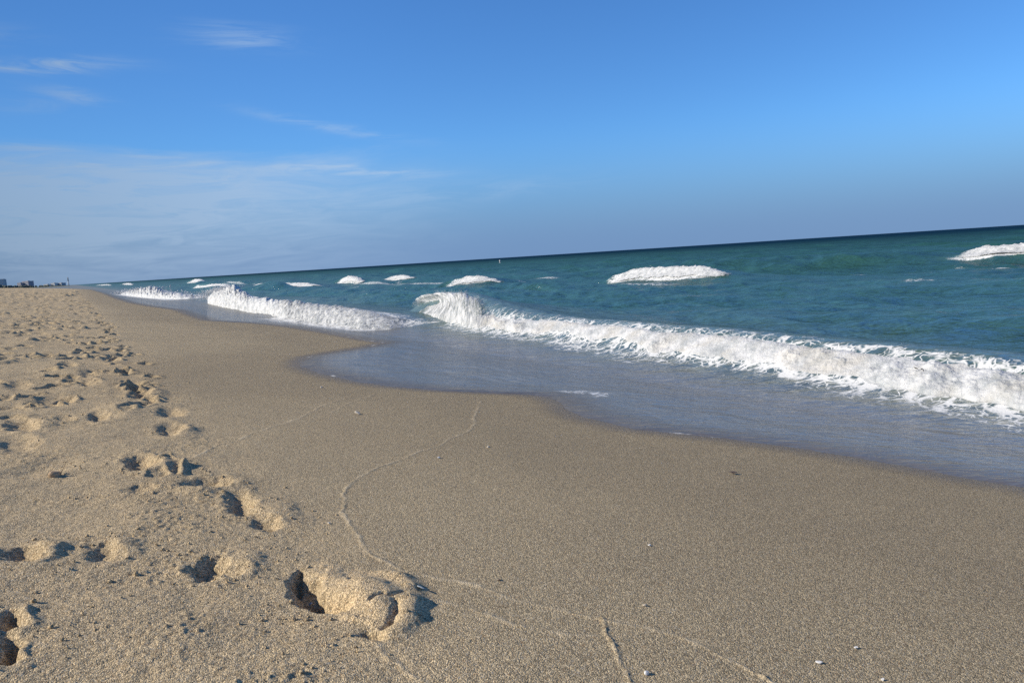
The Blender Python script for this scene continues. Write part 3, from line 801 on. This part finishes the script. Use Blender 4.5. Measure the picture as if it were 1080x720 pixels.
def foam_roll(name, T, C, ns, nt, parent=None, back=0.35, lump=1.0, seed=0, sandy=0.0, curl=None, edge_amt=1.0, thin=None, taper=0.0, rough=1.0, lump_s=None, streak=None, crest_edge=.50, toe_edge=0.0, tooth=0.3, ride=0.0, holes=0.0, end_fade=0.10):
    seg = np.linalg.norm(np.diff(T, axis=0), axis=1)
    wgt = seg / np.linalg.norm(0.5 * (T[1:] + T[:-1]) - EYE, axis=1)
    A = resample(np.hstack([T, C]), ns, wgt)
    T, C = A[:, :3].copy(), A[:, 3:].copy()
    s_ = np.linspace(0, 1, ns)
    tap = sstep(np.minimum(s_, 1 - s_), 0.0, taper) if taper else np.ones(ns)
    yy = C[:, 1]; fq = min(1.0, 0.36 / float(np.mean(np.maximum(C[:, 2] - T[:, 2], .03))))
    C[:, 2] *= (1 + rough * (0.16 * vnoise2(yy * 1.6 * fq, yy * 0 + .37, seed + 40) + 0.11 * vnoise2(yy * 4.3 * fq, yy * 0 + .37, seed + 41))) * (0.15 + 0.85 * tap)
    T[:, 0] += rough * 0.16 * (C[:, 0] - T[:, 0]) * fbm2(yy * 1.9 * fq, yy * 0 + .37, 3, seed + 42)
    hgt = np.maximum(C[:, 2] - T[:, 2], 0.03)
    t = np.linspace(0, 1, nt)
    tf = 0.68
    q = np.clip(t / tf, 0, 1)                       # front
    b = np.clip((t - tf) / (1 - tf), 0, 1)          # back
    px = 1 - np.cos(q * np.pi / 2) ** 1.0
    hx = 0.30 * q + 0.70 * px                       # steep foot, round top
    hz = np.sin(q * np.pi / 2) ** 0.85
    X = np.zeros((ns, nt, 3))
    X[:] = T[:, None, :] + (C - T)[:, None, :] * np.stack([hx, hx, hz], 1)[None]
    bw = (back * (0.4 + hgt))[:, None] * b[None]
    X[:, :, 0] += bw
    X[:, :, 2] -= hgt[:, None] * (0.75 * b[None] ** 1.5)
    if curl is not None:                            # overhanging, hollow front where the wave throws its lip
        c = curl(np.linspace(0, 1, ns))[:, None]
        X[:, :, 0] += c * hgt[:, None] * (0.85 * np.sin(q * np.pi)[None] ** 1.2 * (1 - b)[None] - 0.45 * (sstep(q, .45, .95) * (1 - b))[None])
    # normals of the smooth roll
    du = np.gradient(X, axis=0); dt = np.gradient(X, axis=1)
    Nn = np.cross(du, dt); Nn /= np.linalg.norm(Nn, axis=2, keepdims=True) + 1e-9
    if Nn[..., 2].mean() < 0: Nn = -Nn
    hh = np.broadcast_to(hgt[:, None], X.shape[:2])
    fade = np.sin(np.clip(t, 0, 1) * np.pi)[None] ** 0.85
    D = np.zeros(X.shape[:2])
    dist = np.linalg.norm(X - EYE, axis=2)
    for i, (fr, am) in enumerate(((1.6, 0.28), (3.8, 0.20), (9, 0.13), (21, 0.065))):
        f = fr / 0.40 * fq
        s = 0.45 / f * 0 + 1
        Wd = worley3(X[..., 0] * f * .55, X[..., 1] * f * .45, X[..., 2] * f * .6 + seed, 7 * i + seed)
        D += am * (0.55 - np.minimum(Wd, 1.0)) * hh * lump
    D += 0.10 * lump * hh * fbm2(X[..., 1] * 1.7 + seed, X[..., 0] * 1.7 + X[..., 2], 3, seed)
    # ragged teeth at the crest
    teeth = np.maximum(0, vnoise2(X[..., 1] * 6.5 * fq, X[..., 0] * 6 * fq, seed + 3)) ** 1.5 * np.exp(-((t - tf) / 0.10) ** 2)[None]
    if lump_s is not None:
        ls = lump_s(s_)[:, None]; D = D * ls; teeth = teeth * ls
    X = X + Nn * (D * fade)[..., None]
    X[..., 2] += teeth * hh * tooth * lump
    X[..., 0] += 0.10 * hh * lump * fbm2(X[..., 1] * 3.0, X[..., 2] * 3.0, 3, seed + 9) * (1 - fade * .5)
    X[..., 2] -= 0.06 * (1 - sstep(t, 0.0, 0.10))[None]
    along0 = np.broadcast_to(np.concatenate([[0], np.cumsum(np.linalg.norm(np.diff(C, axis=0), axis=1))])[:, None], X.shape[:2]); across0 = t[None] * hh * 2.0
    if ride > 0:                                    # foam always lies on the water under it
        sz = sea_z(X[..., 0], X[..., 1])
        lift_ = ride * (np.sin(np.clip(t, 0.02, 1) * np.pi)[None] ** 0.6) * (0.4 + 0.6 * tap[:, None]) * (0.75 + 6.0 * np.clip(D, -.05, .12)) - 0.01
        lift_ = lift_ - 0.30 * hh * sstep(t, tf * .62, tf * 1.02)[None] - 2.0 * (t > tf * 1.05)[None]
        X[..., 2] = np.maximum(X[..., 2], sz + lift_)
    e = np.maximum(sstep(b, 0.1, 1.0)[None] * 1.0, crest_edge * np.exp(-((t - tf - .01) / 0.13) ** 2)[None]) * np.ones((ns, 1))
    e = np.maximum(e, toe_edge * (1 - sstep(t, 0.02, 0.16))[None])
    se = np.linspace(0, 1, ns)
    e = np.maximum(e, (1 - sstep(np.minimum(se, 1 - se), 0.0, end_fade))[:, None] * 0.85) * edge_amt
    if holes:
        e = np.maximum(e, holes * sstep(fbm2(along0 * 1.5, across0 * 3.2, 3, seed + 60), .05, .65) * sstep(t, .2, .4)[None])
    if thin is not None: e = np.maximum(e, thin(se)[:, None] * np.ones((1, nt)))
    al = np.concatenate([[0], np.cumsum(np.linalg.norm(np.diff(C, axis=0), axis=1))]) * 0.27 / float(hgt.mean())
    along = np.broadcast_to(al[:, None], X.shape[:2]); across = np.broadcast_to(t[None], X.shape[:2]) * hh * 2.0
    stk = np.broadcast_to((streak(se) if streak is not None else np.full(ns, .15))[:, None], X.shape[:2])
    return mesh_np(name, X.reshape(-1, 3), grid_faces(ns, nt), FOAM, parent,
                   {'edge': e.ravel(), 'streak': stk.ravel(), 'along': along.ravel(), 'across': across.ravel(), 'sandy': np.full(ns * nt, sandy) * (1 - 0.0 * hh.ravel())}), T, C, hgt
def spray(name, C, hgt, n, parent, up=0.25, spread=0.12, rmin=.003, rmax=.012, seed=0, front=0.2):
    r = np.random.default_rng(seed + 99)
    i = r.integers(0, len(C), n)
    burst = 0.4 + 1.6 * np.maximum(0, vnoise2(C[i, 1] * 2.2, C[i, 0] * 0, seed)) ** 1.0
    h = r.exponential(1.0, n) * up * hgt[i] * burst * .5
    p = C[i] + np.stack([r.normal(0, 1, n) * spread - front * r.random(n) * hgt[i], r.normal(0, 1, n) * spread * .5, h], 1)
    rad = np.exp(r.uniform(np.log(rmin), np.log(rmax), n)) * (1 - 0.5 * np.minimum(1, h / (up * hgt[i] + 1e-6)))
    return tag(blobs(name, p, rad, FOAM, parent, attrs={'edge': np.zeros(n), 'sandy': np.zeros(n)}), kind='stuff')

main = empty('breaking_wave', tuple(mT[110]), 'long shore break of tumbling white foam with a curling lip at its left end', 'wave')
o, T2, C2, h2 = foam_roll('foam', mT, mC, 1500, 150, main, back=0.35, lump=0.95, seed=1, sandy=0.38, lump_s=lambda s: 0.55 + 0.45 * sstep(s, .03, .25), rough=0.8,
                          thin=lambda s: 0.45 * (1 - sstep(s, 0.01, 0.08)), tooth=.12, ride=.045, holes=.42)
o, T5, C5, h5 = foam_roll('lip', pT, pC, 320, 90, main, back=0.3, lump=0.16, seed=8, rough=0.25, tooth=.05, streak=lambda s: .8 + 0 * s, thin=lambda s: .63 + 0 * s,
                          curl=lambda s: 0.75 * np.exp(-((s - .15) / .35) ** 2), crest_edge=.34, end_fade=.42)
def bursts(C, hgt, n, per, seed, up=.16, rmin=.0010, rmax=.0036):
    """fans of fine drops thrown up from the crest"""
    r = np.random.default_rng(seed)
    P_, R_ = [], []
    for k in range(n):
        i = r.integers(0, len(C)); c = C[i] + np.array([r.normal(0, .05), 0, -.02])
        L = up * r.uniform(.3, 1.0) ** 1.5 * (hgt[i] / .4); m = int(per * r.uniform(.4, 1.3))
        dr = np.array([r.normal(-.1, .5), r.normal(0, .6), 1.0]); dr /= np.linalg.norm(dr)
        l = r.beta(1.1, 2.2, m)[:, None] * L
        P_.append(c + dr * l + r.normal(0, 1, (m, 3)) * (0.008 + l * .22)); R_.append(np.exp(r.uniform(math.log(rmin), math.log(rmax), m)) * (1.2 - .6 * l[:, 0] / L))
    return np.concatenate(P_), np.concatenate(R_)
bp_, br_ = bursts(C2, h2, 170, 85, 31)
bp2, br2 = bursts(C5, h5, 30, 50, 32, .14, .0018, .0045)
bp_ = np.concatenate([bp_, bp2]); br_ = np.concatenate([br_, br2])
tag(blobs('spray', bp_, br_, FOAM, main, attrs={'edge': np.zeros(len(bp_)), 'sandy': np.zeros(len(bp_))}), kind='stuff')
left = empty('breaking_wave', tuple(lT[20]), 'smaller breaking wave with a tall splash, between the curling wave and the leftmost breaker', 'wave')
o, T3, C3, h3 = foam_roll('foam', lT, lC, 520, 90, left, back=0.5, lump=0.7, rough=.55, seed=4, ride=.05, tooth=.06, thin=lambda s: 0.70 * sstep(s, 0.22, 0.7), lump_s=lambda s: 1 - 0.4 * sstep(s, .2, .5))
k = (np.arange(len(C3)) < 130)
spray('spray', C3[k], h3[k], 2600, left, up=0.30, seed=5, spread=.30, rmin=.006, rmax=.022)
far_w = empty('breaking_wave', tuple(fT[20]), 'leftmost breaker of white foam, close to the far beach', 'wave')
o, T4, C4, h4 = foam_roll('foam', fT, fC, 300, 60, far_w, back=0.6, lump=0.8, seed=6, tooth=.15)
spray('spray', C4, h4, 500, far_w, up=0.25, seed=7, spread=.5, rmin=.02, rmax=.07)
for i, (T, C, words, flo) in enumerate(CAPG):
    dist = np.linalg.norm(T[30] - EYE)
    ns, nt = int(np.clip(9000 / dist, 90, 300)), 64
    seg = np.linalg.norm(np.diff(T, axis=0), axis=1)
    A = resample(np.hstack([T, C, flo[:, None]]), ns, seg); Tr, Cr, fl = A[:, :3], A[:, 3:6], A[:, 6]
    sd = 20 + 3 * i
    hgt = float(C[:, 2].max())
    s_ = np.linspace(0, 1, ns); t_ = np.linspace(0, 1, nt)
    w = Cr[:, 0] - Tr[:, 0]
    yy = Tr[:, 1]
    u0 = Tr[:, 0] + w * fl + 0.18 * w * fbm2(yy * .6 / hgt, yy * 0 + .37, 2, sd); u1 = Cr[:, 0] + 0.30 * hgt + 0.12 * w * fbm2(yy * .7 / hgt, yy * 0 + .37, 2, sd + 5)
    Uc = u0[:, None] + (u1 - u0)[:, None] * t_[None]; Vc = np.broadcast_to(yy[:, None], Uc.shape) + 0.0 * Uc
    body = (np.sin(np.pi * np.clip(t_, 0, 1)) ** .55)[None] * (np.sin(np.pi * s_) ** .25)[:, None]
    lum = sum(am * (0.6 - np.minimum(worley3(Uc * f / hgt * .5, Vc * f / hgt * .4, Uc * 0 + sd, sd + q_), 1)) for q_, (f, am) in enumerate(((1.3, .75), (3.2, .36), (8, .10))))
    Zc = sea_z(Uc, Vc) - 0.004 + body * (0.055 + hgt * (0.03 + 0.22 * np.maximum(lum + .12, -.1)))
    tuft = np.maximum(0, vnoise2(Vc * 3.2 / hgt, Uc * 2.0 / hgt, sd + 21)) ** 1.3 + .6 * np.maximum(0, vnoise2(Vc * 7.5 / hgt, Uc * 3.0 / hgt, sd + 22)) ** 1.3
    Zc = Zc + tuft * .17 * hgt * np.exp(-((t_ - .78) / .16) ** 2)[None] * (np.sin(np.pi * s_) ** .3)[:, None]
    per = np.maximum(np.abs(2 * s_ - 1)[:, None] ** 3.5, (np.abs(2 * t_ - 1) ** 2.6)[None])
    e = 0.22 + 0.78 * per
    pt = fbm2(Vc * .8 / hgt, Uc * 1.1 / hgt, 3, sd + 11)
    e = np.maximum(e, (0.66 - 0.20 * t_[None]) * sstep(pt, -.15 + .5 * t_[None], .45 + .5 * t_[None]))
    al = np.broadcast_to(Vc, Uc.shape)
    o = mesh_np('whitecap', np.stack([Uc, Vc, Zc], 2).reshape(-1, 3), grid_faces(ns, nt), FOAM, None,
                {'edge': e.ravel(), 'sandy': np.zeros(ns * nt), 'streak': np.full(ns * nt, .05), 'along': al.ravel() * .2, 'across': Uc.ravel()})
    tag(o, words, 'wave', 'white crests breaking offshore')
# ================================================================== SMALL THINGS ON THE SAND
def chip_mesh(name, r, seed, flat=0.45, n=18):
    q = np.random.default_rng(seed)
    bm = bmesh.new()
    for k in range(n):
        v = q.normal(size=3); v /= np.linalg.norm(v)
        v *= q.uniform(0.75, 1.1)
        bm.verts.new((v[0] * r, v[1] * r * q.uniform(.6, .9), v[2] * r * flat))
    bmesh.ops.convex_hull(bm, input=bm.verts)
    for v in [v for v in bm.verts if not v.link_faces]: bm.verts.remove(v)
    bmesh.ops.bevel(bm, geom=bm.edges[:], offset=r * 0.08, segments=1, affect='EDGES')
    me = bpy.data.meshes.new(name); bm.to_mesh(me); bm.free()
    return me
def shell_mesh(name, r, seed):
    """half of a small ribbed clam shell, broken along one side"""
    q = np.random.default_rng(seed)
    bm = bmesh.new(); n, m = 9, 22
    rows = []
    for i in range(n):
        a = i / (n - 1)
        row = []
        for j in range(m):
            t = (j / (m - 1) - 0.5) * 2.3
            rad = r * 2 * a * (0.93 + 0.07 * math.cos(j * 2.2)) * (1 - 0.16 * max(0, math.sin(t * 3 + seed)))
            z = r * (0.75 * math.sin(a * math.pi * 0.62) * math.cos(t * 0.8)) - r * .1 + 0.03 * r * math.cos(j * 2.2) * a
            row.append(bm.verts.new((rad * math.sin(t), rad * math.cos(t) - r, z)))
        rows.append(row)
    for i in range(n - 1):
        for j in range(m - 1):
            bm.faces.new((rows[i][j], rows[i + 1][j], rows[i + 1][j + 1], rows[i][j + 1]))
    bmesh.ops.remove_doubles(bm, verts=bm.verts, dist=r * 1e-3)
    ret = bmesh.ops.solidify(bm, geom=bm.faces[:], thickness=r * 0.12)
    for f in bm.faces: f.smooth = True
    me = bpy.data.meshes.new(name); bm.to_mesh(me); bm.free()
    return me
WHITE = plain('white_shell', (0.78, 0.76, 0.72), 0.45, 0.12, 300)
CREAM = plain('cream_shell', (0.62, 0.54, 0.42), 0.5, 0.2, 300)
TAN = plain('tan_stone', (0.48, 0.33, 0.19), 0.7, 0.25, 200)
BROWN = plain('brown_shell', (0.13, 0.09, 0.06), 0.5, 0.3, 300)
BLUE = plain('blue_grey_shell', (0.42, 0.46, 0.48), 0.5, 0.15, 300)
def place(name, me, mat, px, py, lift, rot, label, cat, group=None):
    g = P(px, py)
    g = np.array([g[0], g[1], ground_z(g[0], g[1])])
    for it in range(4):                             # settle on the uneven ground under that spot
        p = P(px, py, g[2] + lift); g = np.array([p[0], p[1], ground_z(p[0], p[1])])
    me.materials.append(mat)
    o = bpy.data.objects.new(name, me); COL.objects.link(o)
    o.location = (g[0], g[1], g[2] + lift); o.rotation_euler = rot
    return tag(o, label, cat, group)
def psz(px, py, n):
    return n * float(np.linalg.norm(P(px, py) - EYE)) / F_PX / 2
SH = 'shell bits scattered on the damp sand'
for px, py, n, kind, mat, words in (
        (682, 709.5, 8.5, 'chip', WHITE, 'bright white angular shell chip beside the forked tide line at the bottom of the photo'),
        (864, 698.5, 5.5, 'shell', WHITE, 'white elongated shell piece, left of two near the bottom right of the sand'),
        (903, 683, 4.2, 'shell', WHITE, 'small white shell flake, higher of two near the bottom right of the sand'),
        (931, 716, 4.5, 'chip', WHITE, 'white shell speck cut by the bottom edge of the photo, right of the others'),
        (685, 574.5, 4.5, 'chip', WHITE, 'tiny white shell speck alone in the middle of the damp sand'),
        (773, 499, 7, 'shell', BROWN, 'small dark brown shell lying just below the swash edge'),
        (680, 638, 5, 'chip', CREAM, 'cream shell speck just above the tide line near its fork'),
        (526, 611, 5, 'chip', BROWN, 'tiny dark brown fragment just above the tide line'),
        (377, 436, 6, 'shell', CREAM, 'cream shell left of the upper end of the tide line'),
        (463, 482.5, 5, 'chip', WHITE, 'white shell speck below the bend of the upper tide line'),
        (515, 471, 4, 'chip', CREAM, 'tiny cream shell speck right of the upper tide line'),
        (339, 408, 4, 'chip', CREAM, 'tiny cream shell speck below the tip of the swash'),
        (444, 620.5, 8, 'shell', BLUE, 'pale blue grey shell in the shadow of the big foreground footprint'),
        (327, 618.5, 5, 'chip', BLUE, 'pale shell speck inside the dark hollow of the big foreground footprint'),
        (347, 551.5, 5, 'chip', CREAM, 'cream shell speck left of the tide line, above the big footprint')):
    r = psz(px, py, n)
    sd = int(px * 7 + py)
    me = chip_mesh('shell_fragment', r, sd, 0.6) if kind == 'chip' else shell_mesh('shell_fragment', r * .8, sd)
    place('shell_fragment', me, mat, px, py, r * 0.25, (R(random.uniform(-25, 25)), R(random.uniform(-25, 25)), random.uniform(0, 6)), words, 'shell', SH)
r = psz(57, 500, 12)
me = chip_mesh('pebble', r, 5, 0.7, 40)
place('pebble', me, TAN, 58, 500, r * .35, (0.1, 0.2, 0.5), 'rounded tan pebble with its own shadow among the prints at the left', 'pebble')

# loose crumbs of sand thrown out of the prints
pts, rad = [], []
q = np.random.default_rng(3)
for cu, cv, sp in CRUMBS:
    dd = math.hypot(cu, cv)
    for k in range(int(46 if dd < 4 else 16)):
        a, l = q.uniform(0, 6.28), sp * (0.6 + abs(q.normal(0, .55)))
        u, v = cu + l * math.cos(a), cv + l * math.sin(a)
        if u > 0.75: continue
        r = 0.0011 * math.exp(q.exponential(0.42)) * (1 + dd * 0.12)
        r = min(r, 0.0055)
        if math.hypot(u, v) < 0.8: continue
        pts.append((u, v, ground_z(u, v) + r * .45)); rad.append(r)
cr = blobs('sand_crumbs', np.array(pts), np.array(rad), SAND, attrs={'dry': np.full(len(pts), .75)}, base=ICO1, lump=.3)
tag(cr, 'loose crumbs of dry sand thrown out around the footprints', 'sand crumbs', kind='stuff')
print('crumbs', len(pts))

# dark weed carried in the white water
WEED = plain('weed', (0.035, 0.030, 0.022), 0.5, 0.4, 60)
def weed(px, f, n, seed, label):
    i = int(np.argmin([abs(proj(p)[0] - px) for p in T2]))
    c = T2[i] + f * (C2[i] - T2[i]); c[2] = T2[i][2] + h2[i] * math.sin(f * math.pi / 2)
    c = c + 0.10 * (EYE - c) / np.linalg.norm(EYE - c)
    q = np.random.default_rng(seed)
    vs_, fs_ = [], []
    for k in range(n):
        m = 9
        p = c + q.normal(0, 0.012, 3); dr = q.normal(0, 1, 3); dr /= np.linalg.norm(dr)
        dr = dr * np.array([.6, 1, .25])
        L = q.uniform(.02, .045); w = q.uniform(.005, .010)
        o = len(vs_)
        for j in range(m):
            dr = dr + q.normal(0, .25, 3); dr /= np.linalg.norm(dr)
            p = p + dr * L / m
            sd = np.cross(dr, [0.3, .2, 1]); sd /= np.linalg.norm(sd); up = np.cross(sd, dr)
            ww = w * math.sin(math.pi * (j + .6) / (m + .2)) + .001
            for a in range(6):
                t = a * math.pi / 3
                vs_.append(p + sd * ww * math.cos(t) + up * ww * .35 * math.sin(t))
            if j:
                for a in range(6):
                    fs_.append((o + (j - 1) * 6 + a, o + (j - 1) * 6 + (a + 1) % 6, o + j * 6 + (a + 1) % 6, o + j * 6 + a))
    ob = mesh_np('seaweed', np.array(vs_), np.array(fs_), WEED)
    tag(ob, label, 'seaweed', 'weed tumbling in the shore break')
weed(970, 0.55, 5, 4, 'small dark clump of seaweed on the white foam of the long shore break')
# ================================================================== FAR THINGS
def box(bm, x0, x1, y0, y1, z0, z1):
    v = [bm.verts.new(p) for p in ((x0, y0, z0), (x1, y0, z0), (x1, y1, z0), (x0, y1, z0), (x0, y0, z1), (x1, y0, z1), (x1, y1, z1), (x0, y1, z1))]
    for f in ((0, 3, 2, 1), (4, 5, 6, 7), (0, 1, 5, 4), (1, 2, 6, 5), (2, 3, 7, 6), (3, 0, 4, 7)): bm.faces.new([v[k] for k in f])
def lathe(bm, prof, n=20):
    rings = [[bm.verts.new((r * math.cos(2 * math.pi * k / n), r * math.sin(2 * math.pi * k / n), z)) for k in range(n)] for r, z in prof]
    for a, b in zip(rings, rings[1:]):
        for k in range(n): bm.faces.new((a[k], a[(k + 1) % n], b[(k + 1) % n], b[k]))
    bm.faces.new(rings[0][::-1]); bm.faces.new(rings[-1])
def obj(name, bm, mat, parent=None, smooth=False):
    bmesh.ops.recalc_face_normals(bm, faces=bm.faces)
    if smooth:
        for f in bm.faces: f.smooth = True
    me = bpy.data.meshes.new(name); bm.to_mesh(me); bm.free(); me.materials.append(mat)
    o = bpy.data.objects.new(name, me); COL.objects.link(o)
    if parent: o.parent = parent
    return o
def hor(px): return 271.2 + (540 - px) * 0.0633
D_FAR = 2600.0
def far_pt(px, dist=D_FAR):
    r = ray(px, hor(px)); h = np.array([r[0], r[1]]); h /= np.linalg.norm(h)
    return h * dist
# low land under the skyline
pts2 = [far_pt(x, D_FAR - 250) for x in np.linspace(-330, 82, 60)]; ptb = [far_pt(x, D_FAR + 900) for x in np.linspace(-330, 84, 60)]
hv = np.array([(p[0], p[1], -0.5) for p in pts2] + [(p[0] * 1.03, p[1] * 1.03, 2.2 * min(1, (59 - i) / 3)) for i, p in enumerate(pts2)] + [(p[0], p[1], 3.0 * min(1, (59 - i) / 3)) for i, p in enumerate(ptb)])
hd = mesh_np('headland', hv, grid_faces(3, 60), plain('headland_ground', (0.10, 0.11, 0.06), 0.9, 0.3, 0.01))
tag(hd, 'low dark strip of far land', 'land', kind='structure')
TREE = plain('far_trees', (0.11, 0.125, 0.10), 0.9, 0.35, 0.05)
q = np.random.default_rng(12)
tp, tr_ = [], []
for k in range(420):
    px = q.uniform(-320, 52); dd = D_FAR - 150 + q.uniform(-60, 60)
    h = (hor(px) - 301.0) * dd / F_PX if px > -20 else 15
    h = max(2.0, h * q.uniform(.45, .8)) + 1
    c = far_pt(px, dd)
    tp.append((c[0], c[1], 1.5 + h * .45)); tr_.append(h * .55)
tl = blobs('tree_belt', np.array(tp), np.array(tr_), TREE, base=ICO2, lump=.22)
tag(tl, 'dark far belt of trees along the left horizon', 'trees', kind='stuff')
CONC = plain('grey_concrete', (0.62, 0.64, 0.64), 0.8, 0.08, 0.1)
WALL = plain('white_render', (0.70, 0.70, 0.68), 0.8, 0.05, 0.1)
MAUVE = plain('mauve_render', (0.36, 0.33, 0.36), 0.8, 0.08, 0.1)
BLUEW = plain('blue_grey_render', (0.34, 0.38, 0.42), 0.8, 0.08, 0.1)
ROOF = plain('grey_roofing', (0.45, 0.45, 0.47), 0.8, 0.1, 0.1)
GLASS = plain('window_glass', (0.42, 0.46, 0.50), 0.3, 0.1, 0.1)
GB = 'far buildings along the left horizon'
def building(x0, x1, top, mat, floors, label, turn=0.0):
    c = far_pt((x0 + x1) / 2); w = (x1 - x0) * D_FAR / F_PX / 0.90
    h = 1.25 + (hor((x0 + x1) / 2) - top) * D_FAR / F_PX
    e = empty('far_building', (c[0], c[1], 1.5), label, 'building', GB)
    e.rotation_euler.z = R(turn) - math.atan2(c[0], c[1])
    h -= 1.5; dp = max(6, w * .6)
    if turn: w *= .85; dp = w * .7
    bm = bmesh.new(); box(bm, -w / 2, w / 2, -dp / 2, dp / 2, -2, h - 1.2); obj('wall', bm, mat, e)
    bm = bmesh.new(); box(bm, -w / 2 - .3, w / 2 + .3, -dp / 2 - .3, dp / 2 + .3, h - 1.2, h - .4)
    box(bm, -w * .15, w * .2, -dp * .2, dp * .2, h - .4, h + .6); obj('roof', bm, ROOF, e)
    fh = (h - 2) / floors
    for k in range(floors):
        bm = bmesh.new(); box(bm, -w / 2 + .8, w / 2 - .8, -dp / 2 - .12, -dp / 2 + .2, 1.0 + k * fh, 1.0 + k * fh + fh * .45); obj('window', bm, GLASS, e)
for a in ((-7, 2.6, 296.4, CONC, 9, 'broad grey tower block cut by the left edge of the photo on the far horizon'),
          (3.9, 7.0, 296.1, CONC, 9, 'slim grey tower block standing just right of the broad one on the far horizon'),
          (20, 24.5, 299.0, MAUVE, 3, 'low mauve building between the slim tower and the wide grey one', -50),
          (26, 34, 297.4, MAUVE, 4, 'wide mauve grey building in the middle of the far skyline', -50),
          (47.5, 53, 300.0, WALL, 2, 'low white building, left of two white ones on the far horizon', -50),
          (55, 60, 298.8, WALL, 3, 'taller white building, right of two white ones on the far horizon', -50),
          (61.5, 68, 298.6, BLUEW, 3, 'blue grey building next to the thin tower on the far horizon', -50)):
    building(*a)
c = far_pt(72.5); h = (hor(72.5) - 293.0) * D_FAR / F_PX
e = empty('far_tower', (c[0], c[1], 0.5), 'thin tall tower with a dark top and pale foot on the far horizon', 'tower')
bm = bmesh.new(); lathe(bm, [(2.0, 0), (1.7, 2), (1.4, h * .5)]); obj('shaft', bm, WALL, e, True)
bm = bmesh.new(); lathe(bm, [(1.5, h * .5), (1.3, h * .84), (2.0, h * .85), (2.0, h * .88), (1.2, h * .885), (1.1, h * .95), (0.2, h)]); obj('tower_top', bm, ROOF, e, True)

# white marker buoy out on the water
bp = P(527.4, 277.6, 0.0); hb = 3.6 * np.linalg.norm(bp - EYE) / F_PX
e = empty('marker_buoy', (bp[0], bp[1], -0.05), 'tiny white marker buoy floating far out under the horizon', 'buoy')
bm = bmesh.new(); lathe(bm, [(.10, -.2), (.26, -.05), (.28, .08), (.24, .18), (.12, .24)]); obj('float', bm, WALL, e, True)
bm = bmesh.new(); lathe(bm, [(.12, .235), (.13, hb * .6), (.17, hb * .62), (.17, hb * .92), (.06, hb)]); obj('top_mark', bm, WALL, e, True)
